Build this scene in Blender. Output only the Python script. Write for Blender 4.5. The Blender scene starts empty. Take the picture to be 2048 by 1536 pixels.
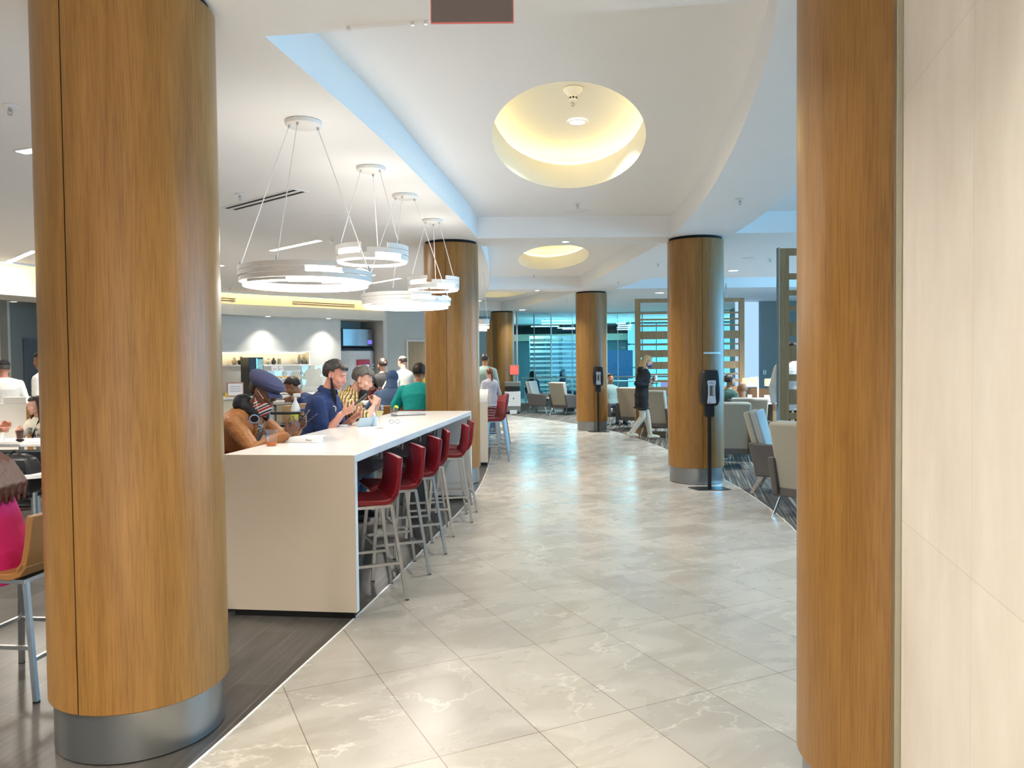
import bpy, bmesh, math, random
from mathutils import Vector, Matrix, noise
from mathutils.geometry import tessellate_polygon
sin, cos, pi, R = math.sin, math.cos, math.pi, math.radians
S = bpy.context.scene
C = S.collection
random.seed(7)
# ------------------------------------------------------------------ camera
FPX, PITCH, ROLL, CZ = 1531.11, -0.0296, -0.0106, 1.65
_f = Vector((0, cos(PITCH), sin(PITCH))); _u = Vector((0, -sin(PITCH), cos(PITCH))); _r = Vector((1, 0, 0))
CR = _r * cos(ROLL) + _u * sin(ROLL); CU = -_r * sin(ROLL) + _u * cos(ROLL); CF = _f
cam = bpy.data.cameras.new('camera'); camo = bpy.data.objects.new('camera', cam); C.objects.link(camo)
m4 = Matrix((CR, CU, -CF)).transposed().to_4x4(); m4.translation = Vector((0, 0, CZ)); camo.matrix_world = m4
cam.sensor_fit = 'HORIZONTAL'; cam.sensor_width = 36; cam.lens = 36 * FPX / 2048; cam.clip_start = .05; cam.clip_end = 200
S.camera = camo
# ------------------------------------------------------------------ view, world
S.view_settings.view_transform = 'Standard'; S.view_settings.look = 'None'
S.view_settings.exposure = EXPO = 0.46; S.view_settings.gamma = 1; S.view_settings.use_curve_mapping = False
W = bpy.data.worlds.new('world'); S.world = W; W.use_nodes = True
W.node_tree.nodes['Background'].inputs[0].default_value = (.42, .72, 1, 1)
W.node_tree.nodes['Background'].inputs[1].default_value = 1.6

def area(name, loc, sx, sy, power, col, aim=(0, 0, -1), spread=180):
    l = bpy.data.lights.new(name, 'AREA'); l.shape = 'RECTANGLE'; l.size = sx; l.size_y = sy
    l.energy = power; l.color = col; l.spread = R(spread)
    o = bpy.data.objects.new(name, l); C.objects.link(o); o.location = loc
    o.rotation_euler = Vector(aim).to_track_quat('-Z', 'Y').to_euler()
    return o
# daylight coming in through the window bays on the right and through the far glass
DAY = (.15, .60, 1)
area('window_daylight', (10.6, 9.5, 1.9), 15, 2.4, 760, DAY, (-1, 0, .05))
area('window_daylight', (6.2, 33.0, 1.7), 9, 2.6, 420, (.35, .85, 1), (-.2, -1, 0))

def at(px, py, Y):                       # world point at depth Y seen at a pixel of the photo
    d = CF + (CR * (px - 1024) - CU * (py - 768)) / FPX
    return Vector((0, 0, CZ)) + d * (Y / d.y)
def fl(px, py, z=0):                     # world point at height z seen at a pixel
    d = CF + (CR * (px - 1024) - CU * (py - 768)) / FPX
    return Vector((0, 0, CZ)) + d * ((z - CZ) / d.z)

# ------------------------------------------------------------------ materials
def mat(name, col, rough=.5, metal=0, emit=None, es=1, var=.06, vs=9, alpha=1, trans=0, ior=1.45, spec=.5, bump=0, bs=60, coat=0, sheen=0):
    m = bpy.data.materials.new(name); m.use_nodes = True; nt = m.node_tree; b = nt.nodes['Principled BSDF']
    N = nt.nodes.new; L = nt.links.new
    tc = N('ShaderNodeTexCoord'); nz = N('ShaderNodeTexNoise'); nz.inputs['Scale'].default_value = vs; nz.inputs['Detail'].default_value = 3
    L(tc.outputs['Object'], nz.inputs['Vector'])
    mx = N('ShaderNodeMix'); mx.data_type = 'RGBA'
    mx.inputs[6].default_value = (*[c * (1 - var) for c in col], 1); mx.inputs[7].default_value = (*[min(1, c * (1 + var)) for c in col], 1)
    L(nz.outputs['Fac'], mx.inputs[0]); L(mx.outputs[2], b.inputs['Base Color'])
    b.inputs['Roughness'].default_value = rough; b.inputs['Metallic'].default_value = metal
    b.inputs['Specular IOR Level'].default_value = spec; b.inputs['IOR'].default_value = ior
    b.inputs['Alpha'].default_value = alpha; b.inputs['Transmission Weight'].default_value = trans
    b.inputs['Coat Weight'].default_value = coat; b.inputs['Sheen Weight'].default_value = sheen
    if emit: b.inputs['Emission Color'].default_value = (*emit, 1); b.inputs['Emission Strength'].default_value = es
    if bump:
        n2 = N('ShaderNodeTexNoise'); n2.inputs['Scale'].default_value = bs; L(tc.outputs['Object'], n2.inputs['Vector'])
        bp = N('ShaderNodeBump'); bp.inputs['Strength'].default_value = bump; bp.inputs['Distance'].default_value = .01
        L(n2.outputs['Fac'], bp.inputs['Height']); L(bp.outputs['Normal'], b.inputs['Normal'])
    return m
def nodes(m):
    nt = m.node_tree; return nt, nt.nodes.new, nt.links.new, nt.nodes['Principled BSDF']
def ramp(N, stops):
    r = N('ShaderNodeValToRGB'); e = r.color_ramp.elements
    while len(e) > 1: e.remove(e[-1])
    e[0].position = stops[0][0]; e[0].color = (*stops[0][1], 1)
    for p, c in stops[1:]: k = e.new(p); k.color = (*c, 1)
    return r
def mapping(N, L, src, scale=(1, 1, 1), rot=(0, 0, 0), loc=(0, 0, 0), typ='POINT'):
    mp = N('ShaderNodeMapping'); mp.vector_type = typ
    mp.inputs['Scale'].default_value = scale; mp.inputs['Rotation'].default_value = rot; mp.inputs['Location'].default_value = loc
    L(src, mp.inputs['Vector']); return mp.outputs['Vector']
def mixc(N, L, fac, a, b, typ='MIX'):
    mx = N('ShaderNodeMix'); mx.data_type = 'RGBA'; mx.blend_type = typ
    for i, v in ((0, fac), (6, a), (7, b)):
        if hasattr(v, 'is_output') or hasattr(v, 'links'): L(v, mx.inputs[i])
        elif isinstance(v, (int, float)): mx.inputs[i].default_value = v
        else: mx.inputs[i].default_value = (*v, 1)
    return mx.outputs[2]

def wood_mat(name, dark, light, rough=.38, zs=1.0):
    m = mat(name, light, rough); nt, N, L, b = nodes(m)
    tc = N('ShaderNodeTexCoord')
    v = mapping(N, L, tc.outputs['Object'], (9, 9, .55 * zs))
    n1 = N('ShaderNodeTexNoise'); n1.inputs['Scale'].default_value = 2.2; n1.inputs['Detail'].default_value = 6; n1.inputs['Distortion'].default_value = .6; L(v, n1.inputs['Vector'])
    v2 = mapping(N, L, tc.outputs['Object'], (90, 90, 2.2))
    n2 = N('ShaderNodeTexNoise'); n2.inputs['Scale'].default_value = 2.5; n2.inputs['Detail'].default_value = 4; L(v2, n2.inputs['Vector'])
    r1 = ramp(N, [(.3, dark), (.5, tuple((a + c) / 2 for a, c in zip(dark, light))), (.7, light)]); L(n1.outputs['Fac'], r1.inputs[0])
    r2 = ramp(N, [(.35, (.72, .68, .62)), (.55, (1, 1, 1))]); L(n2.outputs['Fac'], r2.inputs[0])
    L(mixc(N, L, .8, r1.outputs[0], r2.outputs[0], 'MULTIPLY'), b.inputs['Base Color'])
    return m

M = {}
M['white'] = mat('white_paint', (.80, .785, .765), .7, var=.02)
M['ceil'] = mat('ceiling_paint', (.88, .87, .86), .85, var=.015, vs=2)
M['oak'] = wood_mat('honey_oak_veneer', (.262, .126, .028), (.345, .175, .045), .34)
M['oak2'] = wood_mat('screen_oak', (.26, .15, .06), (.36, .22, .10), .5)
M['steel'] = mat('brushed_steel', (.50, .50, .49), .32, 1, var=.12, vs=30)
M['steelbase'] = mat('steel_base_band', (.30, .31, .31), .3, .9, var=.06, vs=4)
M['chrome'] = mat('chrome', (.75, .76, .77), .16, 1)
M['black'] = mat('black_plastic', (.012, .012, .013), .38)
M['blackm'] = mat('black_metal', (.02, .02, .021), .3, .3)
M['dark'] = mat('dark_gap', (.01, .01, .01), .8)
M['red'] = mat('red_leather', (.20, .0022, .006), .32, var=.12, bump=.04, bs=120, coat=.1)
M['tanl'] = mat('tan_leather', (.33, .15, .04), .45, var=.1)
M['beige'] = mat('beige_fabric', (.42, .38, .30), .9, var=.08, vs=120, bump=.15, bs=400)
M['greyl'] = mat('taupe_leather', (.115, .10, .09), .5, var=.08, bump=.08, bs=150)
M['daylit_cushion'] = mat('pale_cushion_fabric', (.40, .43, .42), .9, var=.06, vs=100)  # blue cast of the daylight put into the cushion colour
M['counter'] = mat('white_solid_surface', (.80, .78, .74), .16, var=.012, vs=3)
M['counter_shaded'] = mat('shaded_white_end_panel', (.66, .57, .46), .4, var=.015, vs=3)  # the counter's white with its shade put into the colour
M['maroon'] = mat('shaded_maroon_panel', (.022, .004, .006), .5)  # maroon darkened in the colour for the shade under the counter
M['stone'] = mat('grey_stone_panel', (.20, .20, .18), .4, var=.1)
M['paper'] = mat('white_paper', (.82, .82, .83), .7, var=.01)
M['card'] = mat('cardboard', (.40, .26, .13), .8)
M['cream'] = mat('cream_wall', (.62, .56, .44), .7, var=.03)
M['greywall'] = mat('grey_wallcovering', (.60, .595, .555), .8, var=.06, vs=5)
M['greywall2'] = mat('blue_grey_wall', (.44, .48, .48), .8, var=.04, vs=5)
M['darkgrey'] = mat('slate_wallcovering', (.25, .245, .22), .8, var=.05)
M['yellowcove'] = mat('warm_white_fascia', (.85, .78, .58), .7, var=.01)
def emi(name, col, s): return mat(name, tuple(c * .15 for c in col), .5, emit=col, es=s, var=0)
M['lamp'] = emi('lit_diffuser', (1, .97, .92), 4.5)
M['lampw'] = emi('warm_lit_diffuser', (1, .74, .35), 9)
M['lampshade'] = emi('lit_lamp_shade', (1, .72, .38), 1.0)
M['screen'] = emi('lit_screen', (.35, .55, 1), 1.1)
M['redscreen'] = emi('lit_red_screen', (1, .16, .12), .75)
M['redpl'] = mat('red_plastic', (.55, .006, .012), .25)
M['glass'] = mat('clear_glass', (.95, .97, .97), .02, trans=1, ior=1.2, var=0)
M['wine'] = mat('white_wine', (.85, .74, .25), .03, trans=.9, ior=1.33, var=0)
M['juice'] = mat('orange_drink', (.8, .2, .03), .1, trans=.5, ior=1.33, var=0)
M['lime'] = mat('lime_slice', (.5, .68, .08), .5)

def tinted_glass(name, col, fac=.12, rough=.0):
    m = bpy.data.materials.new(name); m.use_nodes = True; nt = m.node_tree; nt.nodes.clear(); N = nt.nodes.new; L = nt.links.new
    o = N('ShaderNodeOutputMaterial'); t = N('ShaderNodeBsdfTransparent'); g = N('ShaderNodeBsdfGlossy'); x = N('ShaderNodeMixShader'); lw = N('ShaderNodeLayerWeight'); pw = N('ShaderNodeMath'); pw.operation = 'POWER'; pw.inputs[1].default_value = 4; L(lw.outputs['Facing'], pw.inputs[0]); fr = N('ShaderNodeMath'); fr.operation = 'MULTIPLY'; fr.inputs[1].default_value = .55; L(pw.outputs[0], fr.inputs[0])
    tc = N('ShaderNodeTexCoord'); nz = N('ShaderNodeTexNoise'); nz.inputs['Scale'].default_value = 1.5; L(tc.outputs['Object'], nz.inputs['Vector'])
    L(mixc(N, L, nz.outputs['Fac'], tuple(c * .97 for c in col), col), t.inputs[0])
    g.inputs['Roughness'].default_value = rough
    a = N('ShaderNodeMath'); a.operation = 'ADD'; a.inputs[1].default_value = fac; L(fr.outputs[0], a.inputs[0])
    L(a.outputs[0], x.inputs[0]); L(t.outputs[0], x.inputs[1]); L(g.outputs[0], x.inputs[2]); L(x.outputs[0], o.inputs[0])
    return m
M['pane'] = tinted_glass('blue_tinted_glass', (.60, .86, .93), .02)
M['winpane'] = tinted_glass('window_glass', (.9, .97, 1), .02)
M['cup'] = tinted_glass('clear_plastic', (.975, .97, .965), .045, .08)

# ------------------------------------------------------------------ mesh builder
class MB:
    def __init__(s): s.v = []; s.f = []; s.m = []; s.mi = 0; s.T = Matrix()
    def add(s, vs, fs):
        n = len(s.v); s.v += [s.T @ Vector(v) for v in vs]; s.f += [tuple(i + n for i in f) for f in fs]; s.m += [s.mi] * len(fs); return s
    def box(s, x0, x1, y0, y1, z0, z1):
        return s.add([(x0, y0, z0), (x1, y0, z0), (x1, y1, z0), (x0, y1, z0), (x0, y0, z1), (x1, y0, z1), (x1, y1, z1), (x0, y1, z1)],
                     [(3, 2, 1, 0), (4, 5, 6, 7), (0, 1, 5, 4), (1, 2, 6, 5), (2, 3, 7, 6), (3, 0, 4, 7)])
    def hexa(s, a, b):                      # two 4-loops
        return s.add(list(a) + list(b), [(3, 2, 1, 0), (4, 5, 6, 7), (0, 1, 5, 4), (1, 2, 6, 5), (2, 3, 7, 6), (3, 0, 4, 7)])
    def rings(s, rings, cap=True, closed=True):
        n = len(rings[0]); vs = [p for r in rings for p in r]; fs = []
        for k in range(len(rings) - 1):
            for i in range(n if closed else n - 1):
                j = (i + 1) % n; fs.append((k * n + i, k * n + j, (k + 1) * n + j, (k + 1) * n + i))
        if cap: fs.append(tuple(range(n - 1, -1, -1))); fs.append(tuple((len(rings) - 1) * n + i for i in range(n)))
        return s.add(vs, fs)
    def tube(s, pts, r, n=8, cap=True, sq=False):
        pts = [Vector(p) for p in pts]; rs = r if isinstance(r, (list, tuple)) else [r] * len(pts); rr = []; ref = None
        for k, p in enumerate(pts):
            d = ((pts[min(k + 1, len(pts) - 1)] - pts[max(k - 1, 0)])).normalized()
            if ref is None:
                ref = Vector((0, 0, 1)) if abs(d.z) < .9 else Vector((0, 1, 0))
            a = d.cross(ref).normalized(); b = a.cross(d).normalized(); ref = b
            if sq: rr.append([p + (a * x + b * y) * rs[k] for x, y in ((-1, -1), (1, -1), (1, 1), (-1, 1))])
            else: rr.append([p + (a * cos(2 * pi * i / n) + b * sin(2 * pi * i / n)) * rs[k] for i in range(n)])
        return s.rings(rr, cap)
    def lathe(s, prof, n=24, c=(0, 0, 0), sx=1, sy=1, cap=False, a0=0, a1=2 * pi):
        full = abs(a1 - a0 - 2 * pi) < 1e-6; k = n if full else n + 1
        rr = [[(c[0] + r * sx * cos(a0 + (a1 - a0) * i / n), c[1] + r * sy * sin(a0 + (a1 - a0) * i / n), c[2] + z) for i in range(k)] for r, z in prof]
        return s.rings(rr, cap, full)
    def ell(s, c, r, rot=None, n=16, m=10):
        rot = rot or Matrix(); c = Vector(c); rr = []
        top = []
        for k in range(1, m):
            t = pi * k / m
            rr.append([c + rot @ Vector((r[0] * sin(t) * cos(2 * pi * i / n), r[1] * sin(t) * sin(2 * pi * i / n), -r[2] * cos(t))) for i in range(n)])
        return s.rings(rr, True)
    def cap(s, p0, p1, r0, r1=None, n=12):
        r1 = r0 if r1 is None else r1; p0 = Vector(p0); p1 = Vector(p1); d = (p1 - p0); l = d.length; d = d / max(l, 1e-6)
        ref = Vector((0, 0, 1)) if abs(d.z) < .9 else Vector((0, 1, 0)); a = d.cross(ref).normalized(); b = a.cross(d).normalized()
        rr = []
        for t in (-80, -55, -28, 0): rr.append((p0 + d * r0 * sin(R(t)), r0 * cos(R(t))))
        for t in (0, 28, 55, 80): rr.append((p1 + d * r1 * sin(R(t)), r1 * cos(R(t))))
        return s.rings([[p + (a * cos(2 * pi * i / n) + b * sin(2 * pi * i / n)) * r for i in range(n)] for p, r in rr])
    def prism(s, poly, z0, z1):
        n = len(poly); return s.rings([[(x, y, z0) for x, y in poly], [(x, y, z1) for x, y in poly]])
    def mesh(s, name):
        me = bpy.data.meshes.new(name); me.from_pydata([tuple(v) for v in s.v], [], s.f); return me
    def build(s, name, mats, parent=None, smooth=False, bevel=0, seg=2, fix=True, sub=0):
        me = s.mesh(name); mats = mats if isinstance(mats, (list, tuple)) else [mats]
        for m in mats: me.materials.append(M[m] if isinstance(m, str) else m)
        if len(mats) > 1: me.polygons.foreach_set('material_index', s.m)
        if fix:
            bm = bmesh.new(); bm.from_mesh(me); bmesh.ops.recalc_face_normals(bm, faces=bm.faces); bm.to_mesh(me); bm.free()
        if smooth:
            me.polygons.foreach_set('use_smooth', [True] * len(me.polygons))
            me.set_sharp_from_angle(angle=R(40))
        o = bpy.data.objects.new(name, me); C.objects.link(o); o.parent = parent
        if bevel: b = o.modifiers.new('bevel', 'BEVEL'); b.width = bevel; b.segments = seg; b.limit_method = 'ANGLE'
        if sub: b = o.modifiers.new('sub', 'SUBSURF'); b.levels = b.render_levels = sub
        return o
def tag(o, label=None, cat=None, group=None, kind=None):
    if label: o['label'] = label
    if cat: o['category'] = cat
    if group: o['group'] = group
    if kind: o['kind'] = kind
    return o
def thing(name, label, cat, loc=(0, 0, 0), rz=0, group=None):
    o = bpy.data.objects.new(name, None); C.objects.link(o); o.location = loc; o.rotation_euler = (0, 0, rz); o.empty_display_size = .1
    return tag(o, label, cat, group)
def struct(o): o['kind'] = 'structure'; return o
def dup(root, loc, rz, label, group=None, scale=None):
    def cp(o, par):
        c = o.copy(); C.objects.link(c); c.parent = par
        for ch in o.children: cp(ch, c)
        return c
    r = cp(root, None); r.location = loc; r.rotation_euler = (0, 0, rz); r['label'] = label
    if scale: r.scale = (scale,) * 3
    if group: r['group'] = group
    return r
def text(name, s, size, loc, rot, m, parent=None, ext=.0015, shear=0, align='CENTER'):
    cu = bpy.data.curves.new(name, 'FONT'); cu.body = s; cu.size = size; cu.extrude = ext; cu.shear = shear; cu.align_x = align; cu.align_y = 'CENTER'
    o = bpy.data.objects.new(name, cu); C.objects.link(o)
    me = bpy.data.meshes.new_from_object(o.evaluated_get(bpy.context.evaluated_depsgraph_get()))
    bpy.data.objects.remove(o); me.materials.clear(); me.materials.append(M[m] if isinstance(m, str) else m)
    o = bpy.data.objects.new(name, me); C.objects.link(o); o.parent = parent; o.location = loc; o.rotation_euler = rot
    return o
def spline(pts, y):                       # Catmull-Rom x(y) through (y, x) points
    n = len(pts)
    if y <= pts[0][0]: return pts[0][1] + (pts[1][1] - pts[0][1]) / (pts[1][0] - pts[0][0]) * (y - pts[0][0])
    if y >= pts[-1][0]: return pts[-1][1] + (pts[-1][1] - pts[-2][1]) / (pts[-1][0] - pts[-2][0]) * (y - pts[-1][0])
    for i in range(n - 1):
        if pts[i][0] <= y <= pts[i + 1][0]: break
    g = lambda j: (pts[min(j + 1, n - 1)][1] - pts[max(j - 1, 0)][1]) / (pts[min(j + 1, n - 1)][0] - pts[max(j - 1, 0)][0])
    h = pts[i + 1][0] - pts[i][0]; t = (y - pts[i][0]) / h
    return (2 * t**3 - 3 * t**2 + 1) * pts[i][1] + (t**3 - 2 * t**2 + t) * h * g(i) + (-2 * t**3 + 3 * t**2) * pts[i + 1][1] + (t**3 - t**2) * h * g(i + 1)
# ------------------------------------------------------------------ floor
LC = [(-3, -3.1), (0, -2.0), (3.09, -1.335), (4.1, -1.165), (5.17, -.995), (6, -.88), (7.3, -.735), (8.6, -.575), (10, -.45), (12, -.39), (14, -.40), (17, -.5), (21, -.85), (25, -1.4), (30, -2.4)]
RO = [(-3, .6), (2, 1.45), (5, 2.22), (7.3, 2.70), (8.9, 2.86), (10.3, 2.90), (12, 2.90), (14, 2.84), (16, 2.62), (17.5, 2.38), (19, 2.0), (21, 1.2), (23, .15), (25, -1.0), (27, -2.4)]
RI = [(2.7, 1.0), (3.52, 1.225), (4.0, 1.354), (5.05, 1.57), (6.3, 1.777), (8.1, 2.0), (10.1, 2.11), (10.75, 2.09), (12.5, 1.945), (15.05, 1.746), (17.5, 1.55), (18.7, 1.4), (22.4, .5), (24.7, -.5)]
L_ = lambda y: spline(LC, y); RO_ = lambda y: spline(RO, y); RI_ = lambda y: spline(RI, y)
ys = [i * .25 for i in range(-8, 101)]
def strip(name, xa, xb, z, m, yl=ys):
    b = MB(); vs = []; 
    for y in yl: vs += [(xa(y), y, z), (xb(y), y, z)]
    b.add(vs, [(2 * i, 2 * i + 1, 2 * i + 3, 2 * i + 2) for i in range(len(yl) - 1)])
    return struct(b.build(name, m))
# tile: 0.4726 x 0.947 stone slabs turned 25.6 degrees
mt = mat('stone_tile', (.5, .46, .4), .2); nt, N, L, b = nodes(mt)
tc = N('ShaderNodeTexCoord')
v = mapping(N, L, tc.outputs['Object'], (1, 1, 1), (0, 0, .4472), (-1.1565, 3.8044, 0), 'TEXTURE')
br = N('ShaderNodeTexBrick'); br.offset = 0; br.squash = 1
for k, x in (('Scale', 1), ('Mortar Size', .0022), ('Mortar Smooth', .1), ('Bias', 0), ('Brick Width', .4726), ('Row Height', .947)): br.inputs[k].default_value = x
br.inputs['Color1'].default_value = (0, 0, 0, 1); br.inputs['Color2'].default_value = (1, 1, 1, 1); br.inputs['Mortar'].default_value = (.5, .5, .5, 1)
L(v, br.inputs['Vector'])
tint = mixc(N, L, br.outputs['Color'], (.92, .92, .93), (1.05, 1.04, 1.02))
n1 = N('ShaderNodeTexNoise'); n1.inputs['Scale'].default_value = 1.7; n1.inputs['Detail'].default_value = 8; n1.inputs['Distortion'].default_value = 1.2; L(mapping(N, L, v, (1, 1.7, 1)), n1.inputs['Vector'])
r1 = ramp(N, [(.3, (.37, .335, .282)), (.5, (.42, .385, .328)), (.7, (.47, .435, .375))]); L(n1.outputs['Fac'], r1.inputs[0])
# veins
n2 = N('ShaderNodeTexNoise'); n2.inputs['Scale'].default_value = .9; n2.inputs['Detail'].default_value = 9; n2.inputs['Roughness'].default_value = .55; L(mapping(N, L, v, (1.3, 1.9, 1), (0, 0, .8)), n2.inputs['Vector'])
r2 = ramp(N, [(.490, (0, 0, 0)), (.4985, (1, 1, 1)), (.505, (0, 0, 0))]); L(n2.outputs['Fac'], r2.inputs[0])
n3 = N('ShaderNodeTexNoise'); n3.inputs['Scale'].default_value = .9; L(v, n3.inputs['Vector'])
r3 = ramp(N, [(.47, (0, 0, 0)), (.62, (1, 1, 1))]); L(n3.outputs['Fac'], r3.inputs[0])
vm = mixc(N, L, 1.0, r2.outputs[0], r3.outputs[0], 'MULTIPLY')
c1 = mixc(N, L, 1.0, r1.outputs[0], tint, 'MULTIPLY')
c2 = mixc(N, L, vm, c1, (.63, .58, .50))
c3 = mixc(N, L, br.outputs['Fac'], c2, (.16, .125, .085))
L(c3, b.inputs['Base Color'])
rr_ = ramp(N, [(.3, (.20, .20, .20)), (.7, (.34, .34, .34))]); L(n1.outputs['Fac'], rr_.inputs[0]); L(rr_.outputs[0], b.inputs['Roughness'])
M['tile'] = mt
# dark plank tile
mp_ = mat('dark_plank_tile', (.06, .055, .05), .3); nt, N, L, b = nodes(mp_)
tc = N('ShaderNodeTexCoord'); v = mapping(N, L, tc.outputs['Object'], (1, 1, 1), (0, 0, R(83)), (-1.45, 3.92, 0), 'TEXTURE')
br = N('ShaderNodeTexBrick'); br.offset = .37
for k, x in (('Scale', 1), ('Mortar Size', .0016), ('Brick Width', 1.2), ('Row Height', .2), ('Bias', 0)): br.inputs[k].default_value = x
br.inputs['Color1'].default_value = (.085, .078, .070, 1); br.inputs['Color2'].default_value = (.052, .047, .042, 1); br.inputs['Mortar'].default_value = (.15, .13, .11, 1)
L(v, br.inputs['Vector'])
n1 = N('ShaderNodeTexNoise'); n1.inputs['Scale'].default_value = 3; n1.inputs['Detail'].default_value = 6; L(mapping(N, L, v, (.8, 14, 1)), n1.inputs['Vector'])
r1 = ramp(N, [(.3, (.7, .7, .7)), (.7, (1.25, 1.25, 1.25))]); L(n1.outputs['Fac'], r1.inputs[0])
L(mixc(N, L, 1.0, br.outputs['Color'], r1.outputs[0], 'MULTIPLY'), b.inputs['Base Color'])
M['plank'] = mp_
# striped carpet
mc = mat('striped_carpet', (.1, .09, .08), .95); nt, N, L, b = nodes(mc)
tc = N('ShaderNodeTexCoord'); v = mapping(N, L, tc.outputs['Object'], (1, 1, 1), (0, 0, R(77)), (0, 0, 0), 'TEXTURE')
n1 = N('ShaderNodeTexNoise'); n1.inputs['Scale'].default_value = 1; n1.inputs['Detail'].default_value = 2; L(mapping(N, L, v, (.5, 34, 1)), n1.inputs['Vector'])
r1 = ramp(N, [(.36, (.035, .030, .026)), (.47, (.085, .075, .064)), (.56, (.11, .10, .08)), (.64, (.30, .27, .20))]); L(n1.outputs['Fac'], r1.inputs[0])
br = N('ShaderNodeTexBrick'); br.offset = .5
for k, x in (('Scale', 1), ('Mortar Size', .004), ('Brick Width', 1.0), ('Row Height', .25)): br.inputs[k].default_value = x
br.inputs['Color1'].default_value = (.8, .8, .8, 1); br.inputs['Color2'].default_value = (1.1, 1.1, 1.1, 1); br.inputs['Mortar'].default_value = (.35, .35, .35, 1); L(v, br.inputs['Vector'])
L(mixc(N, L, 1.0, r1.outputs[0], br.outputs['Color'], 'MULTIPLY'), b.inputs['Base Color'])
M['carpet'] = mc
strip('floor', L_, RO_, 0, 'tile')
strip('floor_left', lambda y: -15, L_, 0, 'plank')
strip('floor_right', RO_, lambda y: 12, 0, 'carpet')
struct(MB().add([(-15, 25, 0), (12, 25, 0), (12, 42, 0), (-15, 42, 0)], [(0, 1, 2, 3)]).build('floor_back', 'tile'))
for k, fn in enumerate((L_, RO_)):
    b = MB(); b.rings([[(fn(y) - .006, y, 0), (fn(y) + .006, y, 0), (fn(y) + .006, y, .0025), (fn(y) - .006, y, .0025)] for y in ys])
    struct(b.build('trim_%d' % (k + 1), 'counter'))

# ------------------------------------------------------------------ ceiling
ZL, ZH = 3.273, 3.55
def seq(a, b, n): return [a + (b - a) * i / n for i in range(n + 1)]
def nb(x): return 3.676 - .14 * x                    # near beam edge
trays = []
def tray(ya, yb, fa, fb, yan=None, ybn=None, n=40):
    """outline between curves fa (left) and fb (right)"""
    out = []
    y0l = ya if not callable(ya) else None
    def yedge(e, f):
        if not callable(e): return e
        y = 3.6
        for _ in range(20): y = e(f(y))
        return y
    a0, a1 = yedge(ya, fa), yedge(ya, fb); b0, b1 = yedge(yb, fa), yedge(yb, fb)
    left = [(fa(y), y) for y in seq(a0, b0, n)]; right = [(fb(y), y) for y in seq(a1, b1, n)]
    return right + left[::-1]        # counter-clockwise
T1 = tray(nb, 10.14, L_, RI_); T2 = tray(10.82, 17.29, L_, RI_); T3 = tray(18.0, 24.3, L_, RI_)
R9 = lambda y: 9.2
T4 = tray(1.5, 9.93, RO_, R9); T5 = tray(15.3, 17.45, RO_, R9)
def oval(cx, cy, a, b, rot, n=64):
    return [(cx + a * cos(t) * cos(rot) + b * sin(t) * sin(rot), cy - a * cos(t) * sin(rot) + b * sin(t) * cos(rot)) for t in [2 * pi * i / n for i in range(n)]]
def panel(name, outline, holes, z, m):
    loops = [[Vector((x, y, z)) for x, y in outline]] + [[Vector((x, y, z)) for x, y in h] for h in holes]
    tri = tessellate_polygon(loops); b = MB(); b.add([p for l in loops for p in l], [tuple(t) for t in tri])
    return struct(b.build(name, m))
panel('ceiling', [(-15, -3), (12, -3), (12, 42), (-15, 42)], [T1, T2, T3, T4, T5], ZL, 'ceil')
OV = {0: oval(.53, 6.88, .665, 1.62, .09), 1: oval(.78, 14.28, .64, 1.68, -.03), 2: oval(-.22, 21.3, .62, 1.5, -.22)}
OC = {0: (.53, 6.88, .09), 1: (.78, 14.28, -.03), 2: (-.22, 21.3, -.22)}
k = 0
for i, T in enumerate((T1, T2, T3, T4, T5)):
    b = MB(); b.rings([[(x, y, ZL) for x, y in T], [(x, y, ZH) for x, y in T]], cap=False)
    k += 1; struct(b.build('trim_%d' % (k + 2), 'ceil', fix=False))
    panel('ceiling', T, [OV[i]] if i in OV else [], ZH, 'ceil')
# oval domes with a hidden warm strip
M['domep'] = mat('dome_paint', (.80, .79, .72), .8, var=.01)
for i in OV:
    cx, cy, rot = OC[i]; a, bb = ((.665, 1.62), (.64, 1.68), (.62, 1.5))[i]
    sc = lambda f, z, e=0: [(x, y, z) for x, y in oval(cx, cy, a * f + e, bb * f + e, rot)]
    b = MB(); b.rings([sc(1, ZH), sc(1, ZH + .25), sc(1, ZH + .27, .03), sc(1, ZH + .27, .17), sc(1, ZH + .34, .18), sc(1, ZH + .40, .10), sc(.93, ZH + .435), sc(.6, ZH + .447), sc(.2, ZH + .45)], cap=False)
    b.add(sc(.2, ZH + .45), [tuple(range(64))])
    struct(b.build('ceiling', 'domep', smooth=True))
    t = thing('cove_light', ['warm strip light hidden in the nearest oval ceiling dome', 'warm strip light hidden in the second oval ceiling dome', 'warm strip light hidden in the farthest oval ceiling dome'][i], 'light', (0, 0, 0), group='cove lights of the oval domes')
    b = MB(); b.rings([sc(1, ZH + .275, .045), sc(1, ZH + .275, .07), sc(1, ZH + .295, .07), sc(1, ZH + .295, .045)] + [sc(1, ZH + .275, .045)], cap=False)
    b.build('strip', emi('warm_led_strip', (1, .78, .36), (9, 7, 7)[i]), t)

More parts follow.
